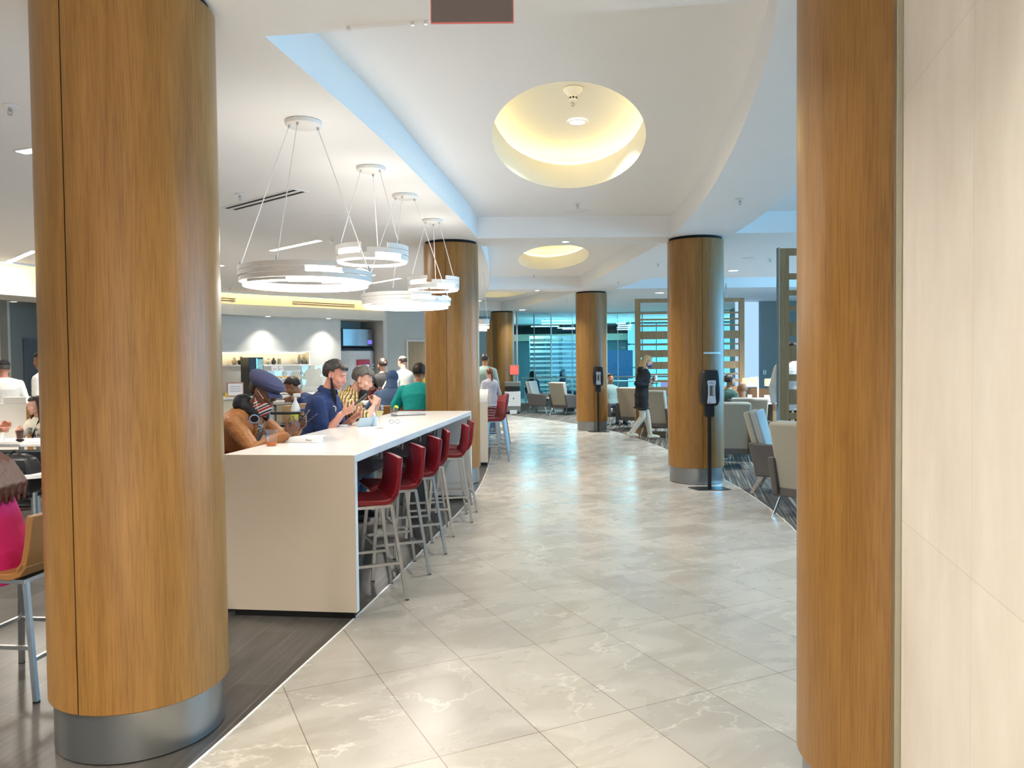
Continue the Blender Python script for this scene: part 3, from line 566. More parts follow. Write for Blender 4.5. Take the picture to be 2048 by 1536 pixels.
# pendants -------------------------------------------------------------
M['ringw'] = mat('white_lamp_ring', (.78, .76, .73), .5)
def arcband(b, r, th, z0, z1, a0, a1, n=48):
    k = max(3, int(n * abs(a1 - a0) / 360)); rr = []
    for i in range(k + 1):
        a = R(a0 + (a1 - a0) * i / k); rr.append([((r) * cos(a), (r) * sin(a), z0), ((r) * cos(a), (r) * sin(a), z1), ((r - th) * cos(a), (r - th) * sin(a), z1), ((r - th) * cos(a), (r - th) * sin(a), z0)])
    b.rings(rr)
def pendant(x, y, Rr, ztop, zbot, label, large, rot, energy):
    t = thing('ring_pendant', label, 'pendant lamp', (x, y, ZL), 0, 'tiered ring pendants over the counter')
    b = MB(); b.lathe([(.001, 0), (.115, 0), (.12, -.004), (.12, -.028), (.115, -.032), (.001, -.032)], 40); b.build('canopy', 'ringw', t, smooth=True)
    z1 = ztop - ZL; z0 = zbot - ZL; h = z1 - z0; tt = h / 4.25 if large else h / 3.5
    if large:
        bands = [(Rr, z1 - tt, z1, 165, 310), (Rr, z1 - tt, z1, 60, 165), (Rr, z1 - 2 * tt - .004, z1 - tt - .004, 140, 284), (Rr, z1 - 2 * tt - .004, z1 - tt - .004, -45, 90), (Rr * .985, z1 - 3 * tt - .008, z1 - 2 * tt - .008, 150, 335), (Rr * .985, z1 - 3 * tt - .008, z1 - 2 * tt - .008, -25, 150), (Rr * .965, z1 - 3.9 * tt, z1 - 3 * tt - .01, 225, 268)]
        glow = [(Rr * .93, z1 - 4.2 * tt, z1 - 3.1 * tt, 185, 545), (Rr * .90, z0, z1 - 3.9 * tt, 268, 360 + 60), (Rr * .955, z1 - 2.3 * tt, z1 - tt * 1.15, 284, 318), (Rr * .95, z1 - 1.4 * tt, z1 - tt * .7, -20, 40)]
    else:
        bands = [(Rr, z1 - tt, z1, 170, 262), (Rr, z1 - tt, z1, 305, 395), (Rr, z1 - 2 * tt - .003, z1 - tt - .003, 170, 215), (Rr, z1 - 2 * tt - .003, z1 - tt - .003, 272, 395), (Rr * .99, z1 - 3 * tt - .006, z1 - 2 * tt - .006, 165, 285), (Rr * .99, z1 - 3 * tt - .006, z1 - 2 * tt - .006, 330, 400), (Rr, z1 - tt * 1.4, z1 - .4 * tt, 40, 150)]
        glow = [(Rr * .94, z0, z1 - 3 * tt, 268, 268 + 300), (Rr * .95, z1 - 2 * tt, z1 - tt, 212, 258), (Rr * .95, z1 - 3 * tt, z1 - 2 * tt, 285, 335), (Rr * .95, z1 - 3.5 * tt, z1 - 2.9 * tt, 190, 262)]
    for r, a, c, d0, d1 in bands: b = MB(); arcband(b, r, .02, a, c, d0 + rot, d1 + rot); b.build('ring_band', 'ringw', t, smooth=True)
    for r, a, c, d0, d1 in glow: b = MB(); arcband(b, r, .03, a, c, d0 + rot, d1 + rot); b.build('light_band', 'lamp', t, smooth=True)
    b = MB(); arcband(b, Rr * .97, .05, z1 - 3.2 * tt, z1 - 3.1 * tt, 0, 360, 64); b.build('spacer_ring', 'ringw', t, smooth=True)
    for a in (200, 260, 20) if large else (215, 330, 90):
        ca = R(a + rot); b = MB(); b.tube([(.09 * cos(ca), .09 * sin(ca), -.03), ((Rr - .02) * cos(ca), (Rr - .02) * sin(ca), z1)], .0035, 6); cb = b.build('cable', 'ringw', t, smooth=True)
        b = MB(); b.tube([(.09 * cos(ca), .09 * sin(ca), -.03), (.095 * cos(ca), .095 * sin(ca), -.05)], .008, 8); b.build('gripper', 'steel', cb, smooth=True)
        b = MB(); b.tube([((Rr - .02) * cos(ca), (Rr - .02) * sin(ca), z1 - .01), ((Rr - .02) * cos(ca), (Rr - .02) * sin(ca), z1 + .03)], .006, 8); b.build('gripper', 'steel', cb, smooth=True)
    for zz, e, aim in ((z0 - .02, energy, pi * 0), (z1 + .05, energy * .22, pi)):
        l = bpy.data.lights.new('pendant_lamp', 'AREA'); l.shape = 'DISK'; l.size = Rr * 1.7; l.energy = e; l.color = (1, .93, .84)
        o = bpy.data.objects.new('lamp_light', l); C.objects.link(o); o.parent = t; o.location = (0, 0, zz); o.rotation_euler = (aim, 0, 0)
pendant(-1.38, 5.186, .44, 2.292, 2.165, 'large tiered ring pendant nearest the big left column', True, 0, 9)
pendant(-1.153, 6.415, .30, 2.615, 2.480, 'small high ring pendant, second from the big left column', False, 0, 6)
pendant(-1.018, 7.474, .433, 2.308, 2.175, 'large tiered ring pendant in front of the second column', True, 0, 9)
pendant(-.888, 8.795, .297, 2.615, 2.465, 'small ring pendant farthest along the counter', False, 0, 6)
# partly hidden pendant over the second counter
t = thing('cluster_pendant', 'white stepped pendant just right of the second column over the far counter', 'pendant lamp', (at(966, 655, 14.0).xy.to_3d() + Vector((0, 0, ZL))))
z = at(966, 655, 14).z - ZL
for i, (r, zz, h, e) in enumerate([(.12, .05, .10, 'ringw'), (.11, -.02, .045, 'lamp'), (.075, -.07, .05, 'ringw')]): b = MB(); b.lathe([(.001, z + zz), (r, z + zz), (r, z + zz + h), (.001, z + zz + h)], 24); b.build('tier', e, t, smooth=True)
for s_ in (-1, 1): b = MB(); b.tube([(s_ * .02, 0, 0), (s_ * .08, 0, z + .15)], .004, 6); b.build('cable', 'ringw', t)

# hanging exit panel ---------------------------------------------------
M['edge'] = tinted_glass('reflection_tinted_acrylic', (.42, .36, .35), .10, .05); M['rededge'] = mat('red_edge', (.75, .16, .16), .4)  # brownish reflection put into the tint of the clear sign panel
p0 = at(863, 46, 3.0); p1 = at(1026, 30, 3.0)
t = thing('exit_sign', 'clear, reflection-tinted acrylic hanging sign with red edges at the top of the walkway', 'sign', (p0.x, 3.0, p0.z), math.atan2(p1.z - p0.z, 1) * 0)
w_ = p1.x - p0.x; h_ = .26
b = MB(); b.box(0, w_, -.003, .003, 0, h_); b.build('panel', 'edge', t)
b = MB(); b.box(-.003, w_ + .003, -.004, .004, -.003, 0); b.box(-.003, 0, -.004, .004, 0, h_); b.box(w_, w_ + .003, -.004, .004, 0, h_); b.build('red_edging', 'rededge', t)
b = MB(); b.box(-.02, w_ + .02, -.03, .03, h_, ZL - p0.z); b.build('mount', 'rim', t)
a, c = fl(690, 53, ZL), fl(860, 41, ZL); d = c - a
t = thing('ceiling_track', 'thin white wire track along the near ceiling beam edge', 'ceiling track', a, math.atan2(d.y, d.x)); b = MB(); b.box(0, d.length, -.006, .006, -.012, 0); b.build('rail', 'rim', t)
for q in (.02, d.length * .8, d.length - .02): b = MB(); b.box(q - .008, q + .008, -.009, .009, -.017, -.001); b.build('clip', 'chrome', t)

# ------------------------------------------------------------------ long counter
CO = Vector((-1.012, 4.875, 0)); CU_ = Vector((.1205, .9927, 0)); CW_ = Vector((-.9927, .1205, 0)); CA = math.atan2(CU_.y, CU_.x) - pi / 2
def cw(u, w, z=0): return CO + CU_ * u + CW_ * w + Vector((0, 0, z))     # counter frame: u along, w to the left
CH, CLn, CWd, TH = 1.062, 4.32, .885, .052
t = thing('bar_counter', 'long white solid-surface counter with panel ends beside the walkway', 'counter', CO, CA)
b = MB(); b.box(-CWd, 0, .008, CLn, CH - TH, CH); b.build('worktop', 'counter', t, bevel=.004)
b = MB(); b.box(-CWd, 0, .008, TH, .045, CH - TH); b.build('end_panel', 'counter', t)
b = MB(); b.box(-CWd, 0, 0, .008, .045, CH - .001); b.build('shaded_end_facing', 'counter_shaded', t)  # added thin facing: white counter end with its shade painted in
b = MB(); b.box(-CWd, 0, CLn - TH, CLn, .045, CH - TH); b.build('end_panel', 'counter', t, bevel=.003)
b = MB(); b.box(-CWd + .05, -.02, .02, TH - .02, 0, .045); b.build('plinth', 'black', t)
b = MB(); b.box(-CWd + .05, -.02, CLn - TH + .02, CLn - .01, 0, .045); b.build('plinth', 'black', t)
b = MB(); b.box(-CWd / 2 - .03, -CWd / 2 + .03, TH, CLn - TH, .70, CH - TH); b.build('service_panel', 'maroon', t)
b = MB(); b.box(-CWd + .1, -.42, CLn - TH - .30, CLn - TH - .001, 0, CH - TH); b.build('cabinet', 'stone', t)
for i in range(6):
    u_ = .22 + i * .68; b = MB(); b.box(-CWd / 2 + .03, -CWd / 2 + .15, u_, u_ + .05, .83, .96); o = b.build('outlet_box', 'steel', t, bevel=.004)
    b = MB(); b.box(-CWd / 2 + .06, -CWd / 2 + .12, u_ - .003, u_, .86, .93); b.build('socket_face', 'white', o)

# bar stools ---------------------------------------------------------------
def stool_proto(name, label, leather, seat_h=.69, w=.42):
    t = thing(name, label, 'bar stool')
    # local: faces -Y? sitter looks toward +Y ; shell profile in YZ
    prof = [(.205, seat_h - .012), (.18, seat_h + .008), (.05, seat_h), (-.10, seat_h - .004), (-.155, seat_h + .012), (-.19, seat_h + .06), (-.205, seat_h + .14), (-.222, seat_h + .30)]
    def sheet(pr, th, wd, wtop):
        rr = []
        for i, (y, z) in enumerate(pr):
            a = pr[max(i - 1, 0)]; c = pr[min(i + 1, len(pr) - 1)]; tx, tz = c[0] - a[0], c[1] - a[1]; l = math.hypot(tx, tz); nx, nz = tz / l, -tx / l
            f = i / (len(pr) - 1); ww = (wd + (wtop - wd) * max(0, (f - .5) * 2)) / 2; curl = .012
            row = []
            for k in range(9): x = -ww + 2 * ww * k / 8; q = curl * (abs(x) / ww) ** 2; row.append((x, y - nx * (th / 2) - nx * q * -1, z - nz * (th / 2) + q * (1 - min(1, f * 1.6))))
            for k in range(8, -1, -1): x = -ww + 2 * ww * k / 8; q = curl * (abs(x) / ww) ** 2; row.append((x, y + nx * (th / 2) + nx * q, z + nz * (th / 2) + q * (1 - min(1, f * 1.6))))
            rr.append(row)
        b = MB(); b.rings(rr); return b
    sp = [prof[0], prof[1], ((prof[1][0] + prof[2][0]) / 2, seat_h + .003), prof[2], prof[3], prof[4], prof[5]]
    bp = [prof[5], ((prof[5][0] + prof[6][0]) / 2, seat_h + .1), prof[6], (-.214, seat_h + .22), prof[7]]
    sheet(prof[:6], .034, w, w).build('seat', leather, t, smooth=True, bevel=.006)
    sheet(prof[4:], .034, w, w * .95).build('backrest', leather, t, smooth=True, bevel=.006)
    b = MB(); b.box(-w / 2 + .03, w / 2 - .03, -.155, .165, seat_h - .042, seat_h - .022); b.build('seat_frame', 'steel', t)
    tops = [(-w / 2 + .05, .15), (w / 2 - .05, .15), (w / 2 - .05, -.15), (-w / 2 + .05, -.15)]; ft = [(-w / 2 - .01, .21), (w / 2 + .01, .21), (w / 2 + .01, -.235), (-w / 2 - .01, -.235)]
    P = lambda i, z: tuple(ft[i][k] + (tops[i][k] - ft[i][k]) * z / (seat_h - .04) for k in (0, 1)) + (z,)
    for i in range(4):
        b = MB(); b.tube([P(i, .006), P(i, seat_h - .035)], .0115, sq=True); lg = b.build('leg', 'steel', t)
        b = MB(); q = P(i, 0); b.box(q[0] - .012, q[0] + .012, q[1] - .012, q[1] + .012, 0, .008); b.build('foot_cap', 'black', lg)
    for i, j, z in ((0, 1, .27), (2, 3, .20), (1, 2, .26), (3, 0, .26)):
        b = MB(); b.tube([P(i, z), P(j, z)], .0095, sq=True); b.build('stretcher', 'steel', t)
    return t
st = stool_proto('bar_stool', 'red leather bar stool at the near end of the long counter', 'red')
FACE = CA + pi / 2                             # sitter on the aisle side looks toward the counter (local +Y -> counter left)
SL = ['red bar stool nearest the counter end panel, first of the row', 'red bar stool second from the near end of the long counter', 'red bar stool third from the near end of the long counter', 'red bar stool fourth from the near end of the long counter', 'red bar stool fifth along the long counter', 'red bar stool at the far end of the long counter by the second column']
FEET = [(-.746, 5.273, 113), (-.657, 5.907, 112.5), (-.587, 6.538, 111), (-.57, 7.19, 102.5), (-.427, 7.82, 101), (-.405, 8.36, 100)]
first = True
for (fx, fy, fa), lab in zip(FEET, SL):
    # near rear foot at local (-.22,-.235) for FACE rotation
    rz = R(fa); lx, ly = -.22, -.235; p = Vector((fx - (lx * cos(rz) - ly * sin(rz)), fy - (lx * sin(rz) + ly * cos(rz)), 0))
    if first: st.location = p; st.rotation_euler = (0, 0, rz); st['label'] = lab; st['group'] = 'red bar stools along the aisle side of the counter'; first = False
    else: dup(st, p, rz, lab, 'red bar stools along the aisle side of the counter')
for k, (u_, lab) in enumerate([(.75, 'red bar stool under the man in the brown jacket'), (1.42, 'empty red bar stool between the two near men, under the counter'), (2.15, 'red bar stool under the man in the navy shirt'), (3.0, 'red bar stool under the man in the plaid shirt'), (3.70, 'red bar stool at the far left side of the long counter')]):
    p = cw(u_, CWd + .16 if k in (0, 2, 3) else CWd + .10); dup(st, p, CA - pi / 2, lab, 'red bar stools on the servery side of the counter')
# second counter beyond the second column
t = thing('bar_counter', 'far white counter partly hidden behind the second column', 'counter', (-.39, 12.12, 0), R(1.5))
b = MB(); b.box(-.9, 0, 0, 4.2, CH - TH, CH); b.build('worktop', 'counter', t, bevel=.004)
b = MB(); b.box(-.9, 0, 0, TH, .05, CH - TH); b.build('end_panel', 'counter_shaded', t); b = MB(); b.box(-.9, 0, 4.2 - TH, 4.2, .05, CH - TH); b.build('end_panel', 'counter', t)
b = MB(); b.box(-.85, -.02, .02, TH - .02, 0, .05); b.build('plinth', 'black', t)
for k, (y, lab) in enumerate([(12.75, 'red bar stool nearest on the far counter'), (13.4, 'red bar stool second on the far counter'), (14.1, 'red bar stool third on the far counter'), (14.8, 'red bar stool fourth on the far counter'), (15.65, 'red bar stool standing proud at the far end of the far counter')]):
    dup(st, (-.36 + (.05 if k == 4 else 0), y, 0), R(112 if k < 4 else 97), lab, 'red bar stools along the far counter')

# ------------------------------------------------------------------ sanitizer stands
def sanitizer(x, y, label, rz=0):
    t = thing('sanitizer_stand', label, 'hand sanitizer stand', (x, y, 0), rz, 'black hand sanitizer stands')
    b = MB(); pl = [(-.25, .11), (-.17, -.12), (.17, -.12), (.25, -.08), (.2, .14), (-.12, .16)]; b.prism(pl, 0, .008); b.build('floor_plate', 'blackm', t, bevel=.002)
    b = MB(); b.box(-.021, .021, -.018, .018, .008, 1.0); b.build('pole', 'blackm', t, bevel=.003)
    b = MB(); b.rings([[(x_ * w_, y_, z) for x_, y_ in ((-1, -.03), (1, -.03), (1, .05), (-1, .05))] for z, w_ in ((.92, .055), (.97, .062), (1.03, .062), (1.10, .058))]); b.build('bracket', 'black', t, bevel=.01)
    pr = [(1.06, .075, -.05, .04), (1.075, .10, -.08, .045), (1.13, .115, -.10, .05), (1.28, .122, -.112, .05), (1.42, .112, -.112, .05), (1.50, .10, -.10, .05), (1.515, .085, -.075, .04)]
    rr = []
    for z, hw, yf, yb in pr:
        rr.append([(-hw, yb, z), (-hw, yf + .03, z), (-hw * .85, yf + .006, z), (-hw * .5, yf - .004, z), (hw * .5, yf - .004, z), (hw * .85, yf + .006, z), (hw, yf + .03, z), (hw, yb, z)])
    b = MB(); b.rings(rr); b.build('dispenser_body', 'black', t, smooth=True, bevel=.006)
    rr = []
    for z, hw in ((1.095, .052), (1.12, .055), (1.2, .045), (1.3, .044), (1.37, .055), (1.385, .045)):
        rr.append([(-hw, -.113, z), (hw, -.113, z), (hw, -.123, z), (-hw, -.123, z)])
    b = MB(); b.rings(rr); f = b.build('front_panel', 'steelp', t, bevel=.003)
    b = MB(); b.box(-.028, .028, -.1255, -.122, 1.19, 1.32); b.build('refill_window', 'smoke', f, bevel=.004)
    b = MB(); b.box(.012, .02, -.1265, -.125, 1.20, 1.31); b.build('gel_level', 'juicepale', f)
    text('lettering', 'PURELL', .022, (0, -.1245, 1.352), (pi / 2, 0, 0), 'ink', f, .0008)
    text('lettering', 'advanced', .012, (0, -.1245, 1.16), (pi / 2, 0, 0), 'white', f, .0008)
    b = MB(); b.box(-.03, -.018, -.1255, -.122, 1.105, 1.117); b.build('button', 'black', f)
    return t
M['steelp'] = mat('silver_plastic', (.55, .60, .68), .35, .3); M['smoke'] = mat('smoked_window', (.10, .10, .10), .2); M['ink'] = mat('navy_ink', (.02, .03, .12), .5); M['juicepale'] = mat('gel_amber', (.7, .62, .4), .3)
sanitizer(2.50, 9.70, 'hand sanitizer stand in front of the third column, nearer one'); sanitizer(1.985, 17.66, 'hand sanitizer stand in front of the fourth column, farther one')
p = at(1424, 706, 9.95); t = thing('sign_ledge', 'short pale bluish strip fixed to the third column above the dispenser', 'sign', (p.x, 10.0, p.z)); b = MB(); b.lathe([(.002, 0), (.002, .028)], 4); 
b = MB(); b.rings([[( (.375 + o_) * sin(a), .368 - (.375 + o_) * cos(a), z) for o_, z in ((0, -.012), (.012, -.012), (.012, .014), (0, .014))] for a in seq(R(2), R(42), 12)]); b.build('strip', mat('pale_strip', (.6, .72, .74), .3), t); t.location = (2.489, 10.0, p.z); t.rotation_euler = (0, 0, 0)

# ------------------------------------------------------------------ slatted wooden screens
def screen(x, y, rz, w, h, rows, label, steel_post=None):
    t = thing('slatted_screen', label, 'room divider', (x, y, 0), rz)
    for x0 in (0, w - .11): b = MB(); b.box(x0, x0 + .11, -.04, .04, 0, h); b.build('post', 'oak2', t, bevel=.003)
    b = MB(); b.box(.11, w - .11, -.04, .04, h - .08, h); b.build('top_rail', 'oak2', t, bevel=.003)
    b = MB(); b.box(.11, w - .11, -.04, .04, 0, .10); b.build('bottom_rail', 'oak2', t)
    for z0, z1 in rows: b = MB(); b.box(.11, w - .11, -.03, .03, z0, z1); b.build('slat', 'oak2', t, bevel=.002)
    if w > 2:
        b = MB(); b.box(w * .5 - .06, w * .5, -.035, .035, .1, h - .08); b.build('middle_post', 'oak2', t)
    if steel_post: b = MB(); b.box(-.014, -.001, -.042, .042, 0, h + .01); b.build('edge_strip', 'steel', t)
    b = MB(); b.box(w - .4, w - .375, -.012, .012, h, ZL); b.build('ceiling_stay', 'steel', t)
    return t
rows = []; pat = [.035, .035, .035, .16, .04, .16, .155, .045]; z = 2.77; 
for th_ in [.035, .035, .035, .17, .035, .155, .155, .035, .05, .15, .04, .12, .04, .15, .04]:
    z -= .10; rows.append((z - th_, z)); z -= th_
    if z < .25: break
screen(2.67, 16.55, 0, 2.35, 2.965, rows, 'wide slatted oak screen behind the third column')
screen(3.19, 9.15, 0, 2.1, 2.955, [(2.59, 2.66), (2.40, 2.46), (2.22, 2.28), (1.92, 2.08), (1.62, 1.80), (1.38, 1.46), (1.10, 1.28), (.92, 1.0), (.68, .76), (.44, .52)], 'tall slatted oak screen at the right edge beside the column', True)
# ------------------------------------------------------------------ people
M['skinl'] = mat('light_skin', (.56, .30, .215), .5, var=.05); M['skinr'] = mat('ruddy_skin', (.60, .27, .19), .5, var=.06); M['skind'] = mat('dark_skin', (.115, .045, .022), .42, var=.1); M['skinm'] = mat('brown_skin', (.32, .15, .08), .5, var=.06)
M['nail'] = mat('nail', (.55, .33, .26), .3)
M['eyew'] = mat('eye_white', (.7, .7, .68), .2); M['iris'] = mat('iris', (.03, .02, .012), .2); M['lip'] = mat('lip', (.42, .14, .12), .5); M['lipd'] = mat('dark_lip', (.12, .035, .03), .5)
def finish(b, name, mats, parent, vox, it=4, fac=.5, wr=0, wf=7):
    me = b.mesh(name); o = bpy.data.objects.new(name, me); C.objects.link(o)
    r = o.modifiers.new('r', 'REMESH'); r.mode = 'VOXEL'; r.voxel_size = vox; r.adaptivity = 0
    s = o.modifiers.new('s', 'SMOOTH'); s.iterations = it; s.factor = fac
    m2 = bpy.data.meshes.new_from_object(o.evaluated_get(bpy.context.evaluated_depsgraph_get())); bpy.data.objects.remove(o)
    if wr:
        nv = [v.normal.copy() for v in m2.vertices]
        for v, n in zip(m2.vertices, nv):
            c = v.co; q = noise.noise(Vector((c.x * wf, c.y * wf, c.z * wf * 1.7))); q2 = noise.noise(Vector((c.x * wf * 2.6 + 5, c.y * wf * 2.6, c.z * wf * 3)))
            v.co = c + n * wr * ((1 - abs(q) * 3) * .6 + q2 * .5)
    m2.materials.clear()
    for m in (mats if isinstance(mats, (list, tuple)) else [mats]): m2.materials.append(M[m] if isinstance(m, str) else m)
    m2.polygons.foreach_set('use_smooth', [True] * len(m2.polygons)); m2.polygons.foreach_set('material_index', [0] * len(m2.polygons))
    o = bpy.data.objects.new(name, m2); C.objects.link(o); o.parent = parent; return o
def ik(a, b, l1, l2, pole):
    a, b = Vector(a), Vector(b); d = b - a; D = d.length
    if D > (l1 + l2) * .995: b = a + d * ((l1 + l2) * .995 / D); d = b - a; D = d.length
    x = (l1 * l1 - l2 * l2 + D * D) / (2 * D); h = math.sqrt(max(l1 * l1 - x * x, 0)); u = d.normalized(); p = Vector(pole); p = (p - u * p.dot(u)).normalized()
    return a + u * x + p * h, b
def frame(z, yhint):                     # rotation matrix with local z->z, y near yhint
    z = Vector(z).normalized(); y = Vector(yhint); y = (y - z * y.dot(z)).normalized(); x = y.cross(z)
    return Matrix((x, y, z)).transposed().to_4x4()
def hand(b, w, d, n, side, s=1, curl=.5, spread=.06, nails=None, fat=1):
    """w wrist, d finger direction, n palm normal (palm faces n), side +1 right hand"""
    d = Vector(d).normalized(); n = Vector(n); n = (n - d * n.dot(d)).normalized(); x = n.cross(d) * side     # thumb on the -x side
    w = Vector(w); P = lambda a, c, e: w + (x * a + d * c + n * e) * s
    for a in (-.028, -.009, .010, .028): b.cap(P(a * .7, .012, 0), P(a, .085, -.002), .0145 * s * fat, .0125 * s * fat, 8)
    b.ell(P(0, .048, .003), (.036 * s, .036 * s, .014 * s), frame(n, d), 12, 8)
    b.cap(P(0, -.03, 0), P(0, .02, 0), .024 * s, .024 * s)
    for i, (a, L0) in enumerate(((-.030, .074), (-.010, .084), (.011, .078), (.030, .060))):
        p = P(a, .085, 0); r = (.0092 - .0004 * i) * s * fat; cc = curl * (1 + .12 * i); ang = 0; sp = (a / .03) * spread
        for seg, f in enumerate((.44, .31, .25)):
            ang += cc * (1.0, 1.15, .7)[seg]; dd = (d * cos(ang) + n * sin(ang) + x * sp).normalized(); q = p + dd * L0 * f * s
            b.cap(p, q, r, r * .92, 8); p = q; r *= .93
            if nails is not None and seg == 2: nails.append((q - (d * -sin(ang) + n * cos(ang)) * r * .75, dd, r))
    p = P(-.030, .022, .004); q = P(-.052, .050, .020); b.cap(p, q, .0145 * s, .012 * s, 8); q2 = q + (d * .62 + n * (.45 + curl * .3) - x * .25).normalized() * .034 * s; b.cap(q, q2, .0115 * s, .0105 * s, 8)
    q3 = q2 + (d * .75 + n * .45 + x * .15).normalized() * .026 * s; b.cap(q2, q3, .0105 * s, .0085 * s, 8)

def person(label, loc, face, H=1.75, seat=None, lean=.05, bow=0, side=0, head=(0, 0, 0), wr=None, wl_=None, hdR=None, hdL=None, curl=.55, ankR=None, ankL=None,
           skin='skinl', top='white', topm=None, sleeve=1.0, bottom='black', shoes='black', shoem=None, hair=None, hairm='black', build_=1.0, vox=.012, elbR=None, elbL=None,
           collar=False, mask=None, hood=None, cap_=None, det=False, topn='shirt', group=None, legs=True, hem=0, belly=0, sh_up=0):
    """everything in metres; local +Y is where the person faces; wrist/hand targets in world coordinates"""
    s = H / 1.75; t0 = Vector((loc[0], loc[1], 0)); rz = -R(face); Mi = (Matrix.Translation(t0) @ Matrix.Rotation(rz, 4, 'Z')).inverted(); loc3 = lambda p: Mi @ Vector(p)
    dl = lambda v: Mi.to_3x3() @ Vector(v)
    zp = (seat + .085 * s) if seat is not None else .93 * s
    P0 = Vector((0, -.0, zp)); up = Vector((side, sin(lean), cos(lean))).normalized(); up2 = Vector((side, sin(lean + bow), cos(lean + bow))).normalized(); up3 = Vector((side * .5, sin(lean + bow * 1.5), cos(lean + bow * 1.5))).normalized()
    W1 = P0 + up * .17 * s; C1 = W1 + up2 * .19 * s; N1 = C1 + up3 * .16 * s; X = Vector((1, 0, 0)); fw = up3.cross(X) * -1; fw = Vector((0, up3.z, -up3.y))
    shR = N1 + X * .175 * s * build_ - up3 * (.080 - sh_up) * s + fw * .01; shL = N1 - X * .175 * s * build_ - up3 * (.080 - sh_up) * s + fw * .01
    hp, hy, hr = head; HR = Matrix.Rotation(-hy, 4, 'Z') @ Matrix.Rotation(-(lean * .3 + bow * .5) - hp, 4, 'X') @ Matrix.Rotation(hr, 4, 'Y')
    NB = N1 + up3 * .03 * s + fw * .0; nk = (up3 * .6 + HR.to_3x3() @ Vector((0, .25, 1)) * .5).normalized(); HC = NB + nk * .066 * s + HR.to_3x3() @ Vector((0, .012, .085)) * s
    body = MB(); near = vox < .008; bw = build_
    # torso
    def sect(c, u, rx, ry, oy=0, n=20):
        f_ = Vector((0, u.z, -u.y)); c = c + f_ * oy
        return [c + X * rx * cos(2 * pi * i / n) + f_ * ry * sin(2 * pi * i / n) * (1 + .1 * (sin(2 * pi * i / n) > 0)) for i in range(n)]
    def torso(b, g=0, low=None):
        z0 = P0 - up * (.10 * s if low is None else low); q0 = (.10, .07) if g == 0 else (.168 + hem * .35, .118 + hem * .35)
        b.rings([sect(z0, up, q0[0] * s * bw + g, q0[1] * s + g), sect(z0 + up * .03 * s, up, .155 * s * bw + g, .10 * s * bw + g), sect(P0, up, .168 * s * bw + g, .112 * s * bw + g + belly * .5, belly * .3), sect(P0 + up * .09 * s, up, .16 * s * bw + g, .108 * s * bw + g + belly, belly * .6), sect(W1, up, .148 * s * bw + g, .103 * s * bw + g + belly, belly * .6),
                 sect(W1 + up2 * .09 * s, up2, .158 * s * bw + g, .108 * s * bw + g + belly * .5, belly * .3), sect(C1, up2, .175 * s * bw + g, .118 * s * bw + g), sect(C1 + up3 * .06 * s, up3, .182 * s * bw + g, .116 * s + g), sect(C1 + up3 * .11 * s, up3, .172 * s * bw + g, .098 * s + g), sect(N1 - up3 * .012 * s, up3, .115 * s * bw + g * .8, .075 * s + g * .8), sect(N1 + up3 * .025 * s, up3, .062 * s + g * .6, .056 * s + g * .6), sect(N1 + up3 * .035 * s, up3, .03 * s, .03 * s)])
    torso(body)
    if legs:
        for sg in (-1, 1):
            pass
    arms = []
    for sg, sh, wt, hd, el in ((1, shR, wr, hdR, elbR), (-1, shL, wl_, hdL, elbL)):
        if wt is None: wt3 = sh + Vector((sg * .07, .04 + sin(lean) * .2, -.50)) * s; hdv = Vector((0, .15, -1)); hn = Vector((-sg, 0, 0))
        else: wt3 = loc3(wt); hdv, hn = (dl(hd[0]), dl(hd[1])) if hd else (Vector((0, 1, .1)), Vector((-sg, 0, -.3)))
        pole = dl(el) if el else Vector((sg * .5, -.5, -.8)); e, w = ik(sh, wt3, .285 * s, .25 * s, pole); arms.append((sg, sh, e, w, hdv, hn))
    ls = []
    for sg, an in ((1, ankR), (-1, ankL)):
        hj = P0 + Vector((sg * .088 * s, 0, -.02 * s))
        if an is not None: a3 = loc3(an)
        elif seat is None: a3 = Vector((sg * .10 * s, -.02, .085))
        else: a3 = Vector((sg * .12 * s, (.33 if seat > .6 else .40) * s, max(.085, seat - .46 * s) if seat > .6 else .085))
        k, a3 = ik(hj, a3, .43 * s, .42 * s, (sg * .15, 1, .3 if seat is not None else 0)); ls.append((sg, hj, k, a3))
    nails = [] if det else None
    hv = .9 if near else 1
    for sg, sh, e, w, hdv, hn in arms:
        body.cap(sh - X * sg * .03, sh, .05 * s, .056 * s * bw); body.cap(sh, sh.lerp(e, .5), .054 * s * bw, .047 * s * bw); body.cap(sh.lerp(e, .5), e, .047 * s * bw, .039 * s); body.cap(e, e.lerp(w, .3), .039 * s, .041 * s); body.cap(e.lerp(w, .3), w, .041 * s, .026 * s)
        hand(body, w, hdv, hn, sg, s, curl, nails=nails)
    if legs:
        for sg, hj, k, a in ls:
            body.cap(hj, k, .082 * s * bw, .052 * s); body.cap(k, k.lerp(a, .35), .052 * s, .056 * s); body.cap(k.lerp(a, .35), a, .054 * s, .032 * s); body.ell(a + Vector((0, .06 * s, -.045 * s)), (.04 * s, .12 * s, .035 * s))
    for sg, sh in ((1, shR), (-1, shL)): body.cap(N1 + up3 * .01, sh.lerp(N1, .35) + up3 * .012, .045 * s, .05 * s)
    body.cap(N1 - up3 * .03, HC - HR.to_3x3() @ Vector((0, .01, .05)) * s, .058 * s, .052 * s)
    # head
    def hs(v): return HC + (HR @ Vector(v)) * s
    def E(b, c, r, rot=None, n=16, m=10): b.ell(hs(c), tuple(q * s for q in r), HR @ (rot or Matrix()), n, m)
